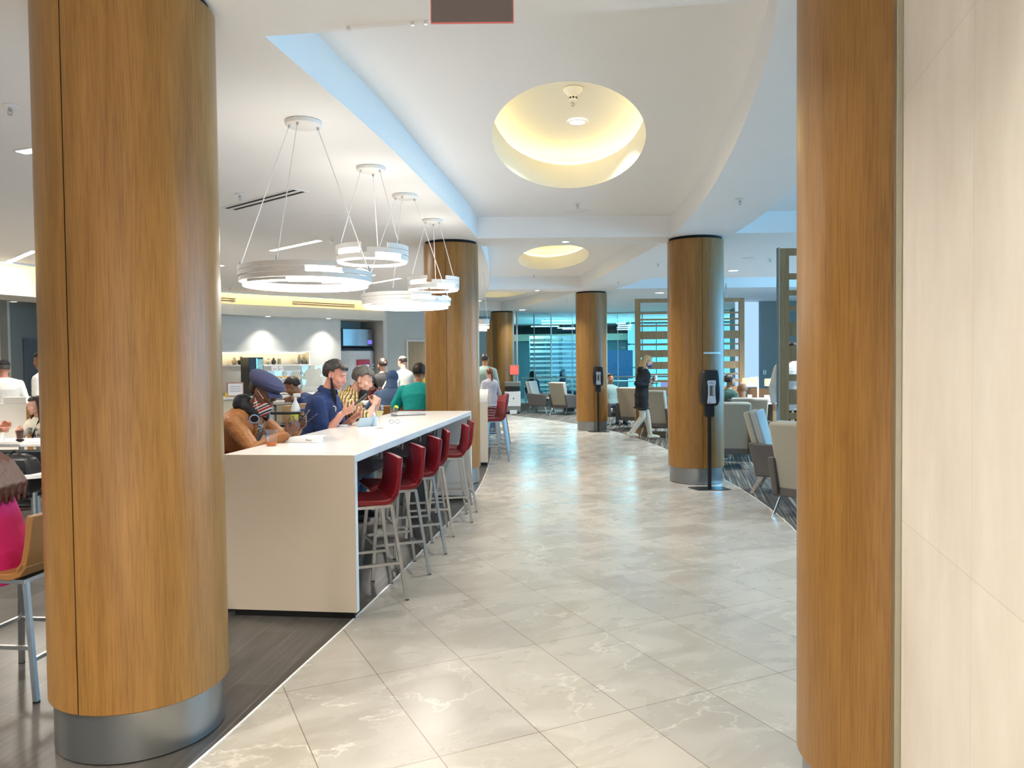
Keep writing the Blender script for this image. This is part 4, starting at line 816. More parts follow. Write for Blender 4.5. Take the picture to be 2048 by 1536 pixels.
    E(body, (0, -.014, .034), (.074, .095, .084), n=24, m=16); E(body, (0, .022, -.022), (.064, .070, .080), n=20, m=12); E(body, (0, .036, -.070), (.050, .052, .040)); E(body, (0, .074, -.096), (.021, .018, .018))
    body.cap(hs((-.036, .076, .026)), hs((.036, .076, .026)), .013 * s)
    body.cap(hs((0, .090, .012)), hs((0, .108, -.026)), .0075 * s, .0115 * s); body.cap(hs((-.010, .098, -.033)), hs((.010, .098, -.033)), .0088 * s)
    body.cap(hs((-.018, .085, -.060)), hs((.018, .085, -.060)), .0105 * s); body.cap(hs((-.015, .084, -.073)), hs((.015, .084, -.073)), .0095 * s)
    for sg in (-1, 1):
        E(body, (sg * .040, .058, -.028), (.024, .028, .026)); E(body, (sg * .076, -.008, -.012), (.011, .020, .033), Matrix.Rotation(sg * .35, 4, 'Z') @ Matrix.Rotation(.15, 4, 'X')); E(body, (sg * .047, .02, -.058), (.022, .04, .028))
    root = finish(body, 'person', skin, None, vox, 3 if near else 2, .45)
    root.location = t0; root.rotation_euler = (0, 0, rz); tag(root, label, 'person', group)
    # eyes, lips
    if vox < .0125:
        for sg in (-1, 1):
            b = MB(); E(b, (sg * .030, .0725, .004), (.0120, .0110, .0080)); b.build('eye', 'eyew', root, smooth=True)
            b = MB(); E(b, (sg * .030, .0815, .000), (.0050, .0032, .0050)); b.build('iris', 'iris', root, smooth=True)
            b = MB(); b.tube([hs((sg * .012, .0885, .027)), hs((sg * .028, .0895, .031)), hs((sg * .046, .081, .029))], [.0028 * s, .0034 * s, .0016 * s], 6); b.build('eyebrow', hairm, root, smooth=True)
            if near: b = MB(); E(b, (sg * .030, .0735, .0085), (.0145, .0130, .0080)); b.build('eyelid', skin, root, smooth=True)
        if not mask or mask == 'chin': b = MB(); b.cap(hs((-.016, .0935, -.067)), hs((.016, .0935, -.067)), .0042 * s, n=6); b.build('lips', 'lipd' if skin == 'skind' else 'lip', root, smooth=True)
    # hair shell
    if hair:
        def shell(keep, g=.008, th=.012, name='hair', amp=.004, fr=28):
            n, m = (48, 30) if near else (28, 18); vs = []; fs = []; idx = {}
            for j in range(1, m):
                for i in range(n):
                    tt = pi * j / m; a = 2 * pi * i / n; d = Vector((sin(tt) * cos(a), sin(tt) * sin(a), cos(tt)))
                    idx[(i, j)] = len(vs); vs.append(d)
            ok = lambda d: keep(d)
            b = MB(); pos = [Vector((d.x * (.076 + g), -.014 + d.y * (.096 + g), .034 + d.z * (.086 + g) if d.z > 0 else .034 + d.z * (.105 + g))) + d * amp * noise.noise(Vector((d.x * 3, d.y * 3, d.z * 3)) * fr / 10) * 2 for d in vs]
            top = len(pos); pos.append(Vector((0, -.014, .034 + .086 + g)))
            F = []
            for j in range(1, m - 1):
                for i in range(n):
                    q = (idx[(i, j)], idx[((i + 1) % n, j)], idx[((i + 1) % n, j + 1)], idx[(i, j + 1)])
                    if all(ok(vs[k]) for k in q): F.append(q)
            for i in range(n): F.append((idx[(i, 1)], idx[((i + 1) % n, 1)], top)) if ok(Vector((0, 0, 1))) else None
            b.add([hs(p) for p in pos], F); o = b.build(name, hairm, root, smooth=True); 
            bm = bmesh.new(); bm.from_mesh(o.data); bmesh.ops.delete(bm, geom=[v for v in bm.verts if not v.link_faces], context='VERTS'); bmesh.ops.recalc_face_normals(bm, faces=bm.faces); bm.to_mesh(o.data); bm.free()
            so = o.modifiers.new('thick', 'SOLIDIFY'); so.thickness = th * s; so.offset = 0; return o
        st_ = hair
        front = {'short': .40, 'buzz': .42, 'long': .45, 'bun': .45, 'pony': .45, 'afro': .45, 'bob': .45, 'bald': 9}.get(st_, .4)
        def keep(d):
            if st_ == 'bald': return -.55 < d.z < .38 and d.y < .25
            if d.y > .62: return d.z > .48
            if d.y > .30: return d.z > .18 + (d.y - .3) * .9 + (0 if st_ != 'bob' else -.6 * (abs(d.x) > .5))
            if d.y > -.2: return d.z > (.02 if abs(d.x) > .0 else 0) - .1 - (.3 if st_ in ('bob', 'long') else 0)
            return d.z > -.62
        if st_ == 'afro':
            b = MB(); rg = random.Random(5)
            for k in range(70):
                d = Vector((rg.gauss(0, 1), rg.gauss(0, 1), rg.gauss(0, 1))).normalized()
                if keep(d): b.ell(hs((d.x * .085, -.02 + d.y * .10, .045 + d.z * .095)), (.028 * s, .028 * s, .028 * s), n=8, m=6)
            finish(b, 'hair', hairm, root, .008, 1, .4, wr=.004, wf=30)
        else: shell(keep, g={'buzz': .003, 'bald': .002, 'afro': .035}.get(st_, .009), th={'buzz': .006, 'bald': .005, 'afro': .05}.get(st_, .014), amp={'buzz': 0, 'bald': 0, 'afro': .012}.get(st_, .004))
        if st_ == 'short' and near:
            for k in range(13): b = MB(); x = -.054 + k * .009; q_ = math.sqrt(max(0, 1 - (x / .082) ** 2)); b.tube([hs((x * .7, .0, .128)), hs((x, .045 * q_ + .0, .118 - abs(x) * .3)), hs((x * 1.08 + .003, .082 * q_, .096 - abs(x) * .3)), hs((x * 1.12 + .004, .091 * q_, .078 - .006 * (k % 3)))], [.003 * s, .009 * s, .009 * s, .003 * s], 7); b.build('hair_lock', hairm, root, smooth=True)
        if st_ == 'bun': b = MB(); E(b, (0, -.125, .02), (.04, .038, .038)); b.build('hair_bun', hairm, root, smooth=True)
        if st_ == 'pony': b = MB(); b.tube([hs((0, -.10, .05)), hs((0, -.14, .03)), hs((0, -.15, -.06)), hs((0, -.14, -.17)), hs((0, -.13, -.24))], [.018 * s, .026 * s, .03 * s, .022 * s, .006 * s], 10); b.build('ponytail', hairm, root, smooth=True)
        if st_ in ('long', 'bob'):
            Lh = .17 if st_ == 'bob' else .40; b = MB()
            angs = [190 + k * 13 for k in range(13)] + ([] if st_ == 'bob' else [172, 8, 160, 20])
            for k, ad in enumerate(angs):
                a = R(ad); x = .078 * cos(a); y = -.02 + .085 * sin(a); fr_ = k > 12; pts = [hs((x, y, .05)), hs((x * 1.12, y * 1.1 - .005, -.03)), hs((x * 1.15, y * 1.1 + (.02 if fr_ else -.01), -.04 - Lh * .45)), hs((x * (.95 if st_ == 'bob' else 1.0), y * .95 + (.05 if fr_ else -.015), -.03 - Lh + .012 * (k % 3)))]
                for i in range(3): b.cap(pts[i], pts[i + 1], (.020, .025, .023)[i] * s, (.025, .023, .010)[i] * s, 8)
            finish(b, 'hair_length', hairm, root, max(vox * .8, .007), 2, .5, wr=.004, wf=30)
    # clothes ------------------------------------------------------------
    g = .018; tb = MB(); torso(tb, g, (.16 * s + hem))
    if hem > .05:
        for sg_, hj_, k_, a_ in ls: tb.cap(hj_, hj_.lerp(k_, .5), .125 * s, .108 * s)
    for sg, sh, e, w, hdv, hn in arms:
        tb.cap(N1 - up3 * .012 * s + X * sg * .03, sh.lerp(N1, .25) + up3 * .004, .052 * s, .062 * s); tb.cap(sh - X * sg * .03, sh, .066 * s, .066 * s * bw)
        if sleeve > .5: tb.cap(sh, e, .066 * s * bw, .055 * s); q = e.lerp(w, min(1, (sleeve - .5) * 2) * .93); tb.cap(e, q, .057 * s, .042 * s)
        else: q = sh.lerp(e, sleeve * 2); tb.cap(sh, q, .067 * s * bw, .064 * s * bw)
    so = finish(tb, topn, topm or top, root, max(vox, .007) * (1 if near else 1), 3, .5, wr=.0035 if near else .003, wf=9)
    if collar:
        b = MB(); rr = []
        for k in range(25):
            a = R(-70 + 320 * k / 24 - 0) ; c = N1 + up3 * .03 * s + X * .068 * s * cos(a + pi / 2 + R(-90)) + fw * .06 * s * -cos(a - R(90) + R(0)) * 1
            a2 = R(100 + 340 * k / 24); dx, dy = cos(a2), sin(a2); c = N1 + up3 * .018 * s + X * .074 * s * dx + fw * .070 * s * dy; o_ = X * dx + fw * dy
            rr.append([c, c + up3 * .035 * s - o_ * .004, c + up3 * .035 * s + o_ * .006, c + o_ * .024 * s - up3 * .004])
        b.rings(rr); b.build('collar', topm or top, root, smooth=True)
    if legs:
        b = MB(); z0 = P0
        b.rings([sect(P0 - up * .12 * s, up, .13 * s * bw, .09 * s), sect(P0 - up * .02, up, .162 * s * bw, .112 * s * bw), sect(P0 + up * .02 * s, up, .16 * s * bw, .11 * s * bw)])
        for sg, hj, k, a in ls: b.cap(hj, k, .087 * s * bw, .066 * s); b.cap(k, a + (k - a).normalized() * .03, .064 * s, .048 * s)
        finish(b, 'trousers', bottom, root, max(vox, .011), 3, .5, wr=.003, wf=8)
        for sg, hj, k, a in ls:
            b = MB(); d = (a - k).normalized(); toe = Vector((0, 1, 0)) - d * 0; q = a + d * .055 * s
            b.rings([[q + Vector((x * wd * s, y * s, z * s)) for x, z in ((-.5, 0), (.5, 0), (.55, .03), (.3, hh), (-.3, hh), (-.55, .03))] for y, wd, hh in ((-.065, .05, .06), (-.05, .075, .085), (.03, .085, .08), (.10, .10, .055), (.16, .09, .045), (.195, .05, .03))]); b.T = Matrix()
            sh_ = b.build('shoe', shoem or shoes, root, smooth=True, bevel=.004)
    # accessories
    def fmask(mname, drop=0):
        b = MB(); rr = []
        for z, rx, yf in ((-.012, .05, .090), (-.03, .062, .108), (-.055, .064, .108), (-.08, .058, .104), (-.105, .045, .092)):
            rr.append([hs((rx * 1.05 * sin(R(a)), -.01 + (yf + .012) * cos(R(a)), z - drop)) for a in range(-80, 81, 16)])
        b.rings(rr, cap=False, closed=False); o = b.build('face_mask', mname, root, smooth=True); q = o.modifiers.new('t', 'SOLIDIFY'); q.thickness = .004
        for sg in (-1, 1): b = MB(); b.tube([hs((sg * .062, .03, -.03 - drop)), hs((sg * .078, -.02, -.015 + .01)), hs((sg * .06, .02, -.095 - drop))], .0018, 5); b.build('ear_loop', mname, o, smooth=True)
        return o
    if mask and mask != 'chin': fmask(mask)
    info = dict(root=root, hs=hs, HR=HR, HC=HC, arms=arms, N1=N1, C1=C1, W1=W1, up=up3, fw=fw, X=X, P0=P0, s=s, E=E, top=so, Mi=Mi, sect=sect, legs=ls, bw=bw)
    if hood:
        b = MB(); E(b, (0, -.020, .025), (.096, .118, .108)); E(b, (0, -.07, .06), (.05, .06, .06)); b.cap(hs((0, -.03, -.04)), NB - up3 * .03, .085 * s, .10 * s); finish(b, 'hood', hood, root, max(vox, .008), 4, .5, wr=.004)
    if cap_:
        b = MB(); n = 28; rr = []
        for j in range(8): tt = pi / 2 * (1 - j / 7.5); rr.append([hs((.084 * sin(tt) * cos(2 * pi * i / n), -.014 + .104 * sin(tt) * sin(2 * pi * i / n), .048 + .085 * cos(tt))) for i in range(n)])
        b.rings(rr); c_ = b.build('cap', cap_, root, smooth=True)
        b = MB(); b.rings([[hs((x, .075 + .075 * cos(x / .075 * 1.35) * k, .056 - .02 * k + dz)) for x in [-.072 + .144 * i / 12 for i in range(13)]] for k, dz in ((0, 0), (.5, 0), (1, 0), (1, -.005), (.5, -.006), (0, -.006))], cap=False, closed=False); b.build('visor', cap_, c_, smooth=True)
    return info
# ------------------------------------------------------------------ lounge chairs
def lounge(label, group):
    t = thing('lounge_chair', label, 'armchair', group=group)
    def slab(y0, z0, y1, z1, w0, w1, th, nm, m, off=0, bev=.025):
        b = MB(); d = Vector((0, y1 - y0, z1 - z0)).normalized(); n = Vector((0, d.z, -d.y)); b.hexa([(-w0 / 2, y0 + n.y * off, z0 + n.z * off), (w0 / 2, y0 + n.y * off, z0 + n.z * off), (w0 / 2, y0 + n.y * (off + th), z0 + n.z * (off + th)), (-w0 / 2, y0 + n.y * (off + th), z0 + n.z * (off + th))],
            [(-w1 / 2, y1 + n.y * off, z1 + n.z * off), (w1 / 2, y1 + n.y * off, z1 + n.z * off), (w1 / 2, y1 + n.y * (off + th), z1 + n.z * (off + th)), (-w1 / 2, y1 + n.y * (off + th), z1 + n.z * (off + th))])
        return b.build(nm, m, t, smooth=True, bevel=bev, seg=3)
    slab(-.26, .24, -.46, .99, .56, .60, .07, 'back_shell', 'beige'); slab(-.26, .27, -.455, .975, .50, .56, .09, 'back_cushion', 'daylit_cushion', .065)
    b = MB(); b.box(-.265, .265, -.22, .33, .31, .44); b.build('seat_cushion', 'daylit_cushion', t, smooth=True, bevel=.03, seg=3)
    for sg in (-1, 1):
        b = MB(); pl = [(-.39, .63), (-.30, .22), (.30, .22), (.37, .56), (.34, .585)]; b.rings([[(sg * x, y, z) for y, z in pl] for x in (.275, .345)]); b.build('arm_panel', 'greyl', t, smooth=True, bevel=.018, seg=3)
    b = MB(); b.box(-.275, .275, -.28, .31, .215, .31); b.build('seat_base', 'greyl', t, bevel=.01)
    for sx in (-1, 1):
        for y0, y1 in ((.24, .31), (-.24, -.36)):
            b = MB(); b.hexa([(sx * .30 - .006, y1 - .022, 0), (sx * .30 + .006, y1 - .022, 0), (sx * .30 + .006, y1 + .022, 0), (sx * .30 - .006, y1 + .022, 0)], [(sx * .27 - .006, y0 - .022, .225), (sx * .27 + .006, y0 - .022, .225), (sx * .27 + .006, y0 + .022, .225), (sx * .27 - .006, y0 + .022, .225)]); b.build('leg', 'chrome', t, bevel=.002)
    return t
G_ = 'lounge chairs with tall beige backs'
ch = lounge('beige-backed lounge chair cut off by the near right column', G_)
CHR = [((3.17, 7.95), 48, None), ((3.37, 9.42), 118, 'lounge chair showing its daylight-tinted pale cushion and taupe arm, behind the nearest one'), ((3.32, 11.75), 12, 'lounge chair seen from behind just right of the third column'),
       ((3.20, 16.45), 38, 'beige-backed lounge chair beside the walking woman'), ((2.95, 18.35), 30, 'grey lounge chair behind the walking woman'), ((1.62, 23.5), 42, 'beige-backed lounge chair left of the fourth column near the glass'),
       ((.95, 25.0 - .45), 118, 'lounge chair by the glass near the printer, showing its pale cushion'), ((2.55, 24.0), 60, 'lounge chair mostly hidden behind the fourth column'), ((2.56, 19.7), 150, 'dark lounge chair under the seated person in grey behind the fourth column'), ((3.95, 12.95), 8, 'lounge chair under the bald man')]
for k, ((x, y), h, lab) in enumerate(CHR):
    if k == 0: ch.location = (x, y, 0); ch.rotation_euler = (0, 0, -R(h))
    else: dup(ch, (x, y, 0), -R(h), lab, G_)
def side_table(x, y, r, h, label, top='black'):
    t = thing('side_table', label, 'side table', (x, y, 0), group='round side tables on steel poles')
    b = MB(); b.lathe([(.001, 0), (.20, 0), (.20, .008), (.03, .02), (.001, .02)], 32); b.build('base', 'chrome', t, smooth=True)
    b = MB(); b.lathe([(.028, .015), (.028, h - .02)], 20); b.build('pole', 'chrome', t, smooth=True)
    b = MB(); b.lathe([(.001, h - .025), (r, h - .025), (r, h), (.001, h)], 36); b.build('table_top', top, t, smooth=True)
side_table(3.12, 16.7, .22, .5, 'round side table behind the lounge chair near the walking woman')
side_table(3.35, 12.55, .22, .5, 'round side table beyond the chair right of the third column')
side_table(3.75, 8.2, .22, .5, 'round side table at the right edge past the nearest lounge chair')
side_table(1.25, 24.2, .22, .5, 'round side table between the two lounge chairs by the glass', 'white')

# ------------------------------------------------------------------ desk with lamps on the right
t = thing('work_desk', 'white-topped oak desk with lit lamps behind the bald man', 'desk', (5.0, 15.9, 0))
b = MB(); b.box(-.15, 2.4, -.35, .45, .72, .76); b.build('desk_top', 'white', t, bevel=.004)
b = MB(); b.box(.32, 2.36, -.30, .40, 0, .72); b.build('cabinet', 'oak2', t); b = MB(); b.box(-.12, -.06, -.3, .4, 0, .72); b.build('leg_panel', 'oak2', t)
b = MB(); b.box(.42, .47, -.305, -.30, .45, .50); b.build('cable_port', 'black', t)
def frame_lamp(px, label, w=.29, h=.17, z=.76, Y=15.95):
    p = at(px, 762, Y); t = thing('desk_lamp', label, 'table lamp', (p.x, Y, z), group='lit lamps on the desk')
    b = MB(); b.box(-w / 2, w / 2, -.06, .06, .32, .32 + h); b.build('lamp_shade', 'lampshade', t, bevel=.01)
    b = MB(); b.box(w / 2 + .01, w / 2 + .03, -.012, .012, .01, .34 + h); b.box(0, w / 2 + .03, -.008, .008, .325 + h, .34 + h); b.build('stand', 'white', t)
    b = MB(); b.box(w / 2 - .05, w / 2 + .07, -.06, .06, 0, .015); b.build('base', 'white', t, bevel=.003)
    l = bpy.data.lights.new('shade_light', 'POINT'); l.energy = 5; l.color = (1, .75, .45); l.shadow_soft_size = .08; o = bpy.data.objects.new('lamp_light', l); C.objects.link(o); o.parent = t; o.location = (0, -.12, .3)
frame_lamp(1500, 'lit rectangular lamp on the desk, leftmost, in front of the tall window'); frame_lamp(1541, 'lit lamp beside the standing person in white', .22, .15); frame_lamp(1586, 'lit lamp seen through the slats of the tall screen', .2, .13)
def card(px, py, Y, w, h, label, z=.76, nm='menu_card', grp=None, tilt=.2):
    p = at(px, py, Y); b = MB(); b.hexa([(-w / 2, -.02, 0), (w / 2, -.02, 0), (w / 2, -.017, 0), (-w / 2, -.017, 0)], [(-w / 2, .02, h), (w / 2, .02, h), (w / 2, .023, h), (-w / 2, .023, h)]); o = b.build(nm, 'paper'); o.location = (p.x, Y, z)
    b = MB(); b.box(-w * .3, w * .3, -.0195 + .0, -.019, h * .5, h * .55); b.box(-w * .3, w * .2, -.0195, -.019, h * .3, h * .34); l_ = b.build('print', 'ink', o); l_.rotation_euler = (-.04 / h * .9, 0, 0)
    return tag(o, label, 'card', grp)
card(1500, 792, 15.75, .09, .15, 'white menu card on the desk left of the white lamp stand'); card(1534, 792, 15.75, .10, .14, 'white menu card on the desk beside the white mug')
o = MB().lathe([(.001, 0), (.04, 0), (.045, .09), (.04, .09), (.036, .01), (.001, .01)], 20).build('mug', 'white', smooth=True); q = at(1542, 795, 15.7); o.location = (q.x, 15.7, .775); tag(o, 'white mug on a saucer on the desk', 'mug')
o2 = MB().lathe([(.001, 0), (.05, 0), (.075, .012), (.001, .008)], 24).build('saucer', 'white', smooth=True); o2.location = (q.x, 15.7, .762); tag(o2, 'white saucer under the mug on the desk', 'saucer')
M['brownl'] = mat('brown_leather', (.30, .12, .035), .5)
for px, Y, lab in ((1504, 18.1, 'brown leather chair behind the desk, left'), (1527, 17.2, 'brown leather chair behind the desk, right'), (1468, 15.4, 'brown leather chair by the screen left of the bald man')):
    p = at(px, 790, Y); t = thing('desk_chair', lab, 'chair', (p.x, Y, 0), pi, 'brown leather chairs around the desk')
    b = MB(); b.rings([[(x * w_, y, z) for x, y in ((-.24, -.25), (.24, -.25), (.24, -.20), (-.24, -.20))] for z, w_ in ((.48, 1), (.7, 1.02), (.93, .9), (.97, .8))]); b.build('backrest', 'brownl', t, smooth=True, bevel=.015)
    b = MB(); b.box(-.25, .25, -.22, .26, .42, .50); b.build('seat', 'brownl', t, bevel=.02)
    for sx, sy in ((1, 1), (-1, 1), (1, -1), (-1, -1)): b = MB(); b.tube([(sx * .2, sy * .2, .42), (sx * .23, sy * .23, 0)], .014, 8); b.build('leg', 'steel', t)
# high table with papers near the walking woman
p = at(1312, 768, 17.4); t = thing('high_table', 'dark oak high table in front of the slatted screen by the walking woman', 'table', (p.x + .1, 17.35, 0))
b = MB(); b.box(-.45, .75, -.3, .3, .96, 1.01); b.build('table_top', 'oak2', t); b = MB(); b.box(-.42, .72, -.26, .26, .86, .90); b.build('shelf', 'oak2', t)
for sx in (-.40, .70):
    b = MB(); b.box(sx - .03, sx + .03, -.27, .27, 0, .96); b.build('leg_panel', 'oak2', t)
o = MB().box(-.17, .17, -.01, .01, 0, .14).build('laptop_screen', mat('violet_screen', (.2, .2, .4), .4, emit=(.30, .36, .75), es=.5)); o.location = (p.x + .25, 17.25, 1.012); tag(o, 'violet-blue lit display on the dark high table', 'display')
# ------------------------------------------------------------------ printer kiosk and red screen
p = at(1026, 800, 24.3); t = thing('printer', 'grey multifunction printer standing left of the glass partition', 'printer', (p.x, 24.3, 0))
b = MB(); b.box(-.26, .24, -.25, .25, .06, .22); b.build('paper_drawer', 'stone', t, bevel=.01); b = MB(); b.box(-.26, .24, -.25, .25, .23, .70); b.build('body', 'white', t, bevel=.015); b = MB(); b.box(-.24, .22, -.22, .2, .72, .84); b.build('output_slot', 'black', t, bevel=.02)
b = MB(); b.box(-.27, .25, -.24, .24, .86, 1.0); b.build('scanner_lid', 'stone', t, bevel=.02); b = MB(); b.box(-.1, .12, -.262, -.25, .0, .12); b.build('paper_stack', 'paper', t); b = MB(); b.box(.0, .04, -.254, -.25, .46, .50); b.build('button', 'black', t)
p = at(1026, 740, 24.6); t = thing('wall_screen', 'small lit red screen above the printer', 'screen', (p.x + .04, 24.72, 0)); z = p.z
b = MB(); b.box(-.16, .16, -.02, .02, z - .17, z + .17); b.build('bezel', 'stone', t, bevel=.01); b = MB(); b.box(-.135, .135, -.024, -.02, z - .145, z + .145); b.build('display', 'redscreen', t)
b = MB(); b.box(-.03, .03, -.0, .03, 0, z - .17); b.build('post', 'steel', t)
text('lettering', '2', .05, (0, -.026, z + .09), (pi / 2, 0, 0), 'paper', t, .001)
# oak end panel behind the fifth column
o = MB().box(-.10, .10, -.03, .03, 0, 2.95).build('wood_panel', 'oak'); p = at(979, 700, 24.2); o.location = (p.x, 24.2, 0); tag(o, 'dark oak panel standing just left of the fifth column', 'panel')

# ------------------------------------------------------------------ servery: niche jars, counter, machines
JM = {'tan': mat('tan_ceramic', (.50, .42, .28), .5), 'dk': mat('dark_ceramic', (.05, .05, .06), .4), 'wh': mat('white_ceramic', (.75, .73, .66), .5), 'gr': mat('grey_ceramic', (.26, .25, .22), .5), 'pt': mat('patterned_tin', (.45, .42, .30), .6, var=.5, vs=60)}
def jar(px, prof, m, label, nm='jar', lid=None):
    p = wl(wpx(px), .13, NZ0 + .001); o = MB().lathe(prof, 24).build(nm, JM[m], smooth=True); o.location = p; tag(o, label, nm.split('_')[-1], 'jars and vases in the display niche')
    if lid: b = MB(); b.lathe(lid, 20); b.build('lid', JM['dk' if m == 'dk' else 'gr'], o, smooth=True)
rj = lambda r, h: [(.001, 0), (r * .6, 0), (r, h * .35), (r * .95, h * .55), (r * .4, h * .82), (r * .38, h * .9), (.001, h * .9)]
ld = lambda r, h: [(.001, h * .88), (r * .42, h * .88), (r * .42, h), (.001, h)]
jar(474, rj(.062, .17), 'tan', 'round tan jar at the left of the display niche', lid=ld(.062, .17))
jar(488, [(.001, 0), (.05, 0), (.085, .05), (.09, .10), (.03, .12), (.03, .16), (.001, .16)], 'dk', 'dark wide bowl-shaped jar above the black fridge', lid=ld(.08, .19))
jar(497, [(.001, 0), (.035, 0), (.035, .13), (.012, .18), (.012, .23), (.001, .23)], 'wh', 'slim white bottle above the black fridge', 'bottle')
jar(543, rj(.055, .14), 'wh', 'round white jar left of the dark jar in the niche', lid=ld(.055, .14))
jar(553, rj(.056, .16), 'dk', 'round dark jar in the middle of the niche', lid=ld(.056, .16))
jar(564, [(.001, 0), (.04, 0), (.04, .14), (.001, .14)], 'pt', 'patterned tin in the middle of the niche', 'tin')
jar(604, [(.001, 0), (.035, 0), (.038, .14), (.02, .22), (.02, .25), (.001, .25)], 'gr', 'tall grey bottle at the right of the niche', 'bottle')
jar(613, rj(.065, .18), 'gr', 'round grey jar at the right end of the niche', lid=ld(.065, .18))
o = MB().box(-.07, .07, -.006, .006, 0, .13).build('plate', JM['wh'], bevel=.004); o.location = wl(wpx(596), .12, NZ0 + .004); o.rotation_euler = (-.25, .5, WA); o.location.z += .03; tag(o, 'square white plate leaning in the niche', 'plate')

def wthing(name, label, cat, s_, d_, group=None): return thing(name, label, cat, wl(s_, d_, 0), WA, group)
t = wthing('servery_counter', 'long white servery counter below the display niche', 'counter', 0, 0)
b = MB(); b.box(-.6, E4 - .15, -1.05, -.25, .88, .93); b.build('worktop', 'white', t, bevel=.005); b = MB(); b.box(-.58, E4 - .17, -1.0, -.3, 0, .88); b.build('front_cabinet', 'cream', t)
s_ = wpx(507) * 0; 
def wsolve(px, d):                      # s so that the point at offset d from the wall shows at px
    k = (px - 1024) / FPX; o_ = WO + WN * d; return (k * o_.y - o_.x) / (WD.x - k * WD.y)
t = wthing('beverage_fridge', 'tall black countertop drinks cooler with a green-tinted glass front', 'fridge', wsolve(506, -.65), -.65)
b = MB(); b.box(-.20, .14, -.25, .2, .932, 1.80); b.build('body', 'black', t, bevel=.01)
b = MB(); b.box(.0, .125, -.254, -.25, .98, 1.76); b.build('glass_front', mat('green_glass', (.16, .26, .16), .1, emit=(.3, .5, .3), es=.25), t); b = MB(); b.box(-.03, .0, -.256, -.25, .95, 1.78); b.build('blue_strip', mat('blue_strip', (.2, .6, .8), .3, emit=(.3, .8, 1), es=.4), t)
for z in (1.2, 1.42, 1.6): b = MB(); b.box(.02, .11, -.256, -.2545, z, z + .03); b.build('label_strip', 'paper', t)
M['acrylic'] = tinted_glass('clear_acrylic', (.93, .95, .93), .06)
t = wthing('pastry_case', 'clear pastry case with three shelves of baked goods', 'display case', wsolve(568, -.65), -.65)
for z in (.96, 1.13, 1.30): b = MB(); b.box(-.34, .34, -.22, .22, z, z + .02); b.build('shelf', 'white', t)
b = MB(); b.box(-.35, -.34, -.24, .22, .935, 1.48); b.box(.34, .35, -.24, .22, .935, 1.48); b.box(-.35, .35, -.24, .22, 1.47, 1.48); b.box(-.35, .35, .215, .22, .935, 1.48); b.build('case_walls', 'acrylic', t)
for z in (1.06, 1.23, 1.40): b = MB(); b.box(.30, .32, -.25, -.235, z, z + .04); b.build('handle', 'black', t)
M['pastry'] = mat('golden_pastry', (.70, .38, .12), .6, var=.2); M['pastry2'] = mat('brown_pastry', (.25, .12, .05), .7)
pp = wsolve(568, -.65); i = 0
for z, m, n_ in ((1.322, 'pastry', 9), (1.152, 'pastry2', 7), (.982, 'pastry2', 7)):
    for k in range(n_):
        o = MB().ell((0, 0, .018), (.034, .04, .02), n=12, m=8).build('pastry', m, smooth=True); q = wl(pp - .28 + .56 * k / (n_ - 1), -.72 + .04 * (k % 2), z); o.location = q
        tag(o, {1.322: 'golden pastry on the top shelf of the clear case', 1.152: 'brown pastry on the middle shelf of the clear case', .982: 'dark pastry on the bottom shelf of the clear case'}[z], 'pastry', {1.322: 'golden pastries on the top shelf', 1.152: 'brown pastries on the middle shelf', .982: 'dark pastries on the bottom shelf'}[z])
for px, lab, w_ in ((550, 'larger white notice card on top of the pastry case', .16), (563, 'smaller white notice card on top of the pastry case', .10)):
    o = card(px, 735, 17, w_, .11, lab, 1.482, 'notice_card'); o.location = wl(wsolve(px, -.65), -.65, 1.482); o.rotation_euler = (0, 0, WA)
t = wthing('sneeze_guard', 'clear glass sneeze guard on a steel post right of the pastry case', 'glass guard', wsolve(603, -.9), -.9)
b = MB(); b.lathe([(.012, .93), (.012, 1.56)], 10); b.build('post', 'steel', t); b = MB(); b.box(.02, .55, -.004, .004, 1.1, 1.6); b.build('glass_panel', 'acrylic', t); b = MB(); b.tube([(0, 0, 1.5), (.03, 0, 1.42), (.08, 0, 1.38)], .01, 8); b.build('arm', 'steel', t)
t = wthing('framed_notice', 'framed white notice with a reddish frame standing on the servery counter', 'sign', wsolve(470, -.9), -.9)
b = MB(); b.box(-.19, .19, -.01, .01, .935, 1.25); b.build('frame', mat('rose_wood', (.42, .20, .14), .5), t, bevel=.004); b = MB(); b.box(-.165, .165, -.013, -.01, .96, 1.225); f = b.build('paper_sheet', 'paper', t)
for z in (1.15, 1.10, 1.05): b = MB(); b.box(-.12, .12, -.0145, -.013, z, z + .008); b.build('print_line', 'ink', f)
o = MB().lathe([(.001, 0), (.03, 0), (.03, .07), (.012, .09), (.012, .11), (.001, .11)], 16).build('bottle', mat('yellow_cap_bottle', (.8, .55, .03), .4), smooth=True); o.location = wl(wsolve(452, -.95), -.95, .932); tag(o, 'small yellow bottle at the left end of the servery counter', 'bottle')
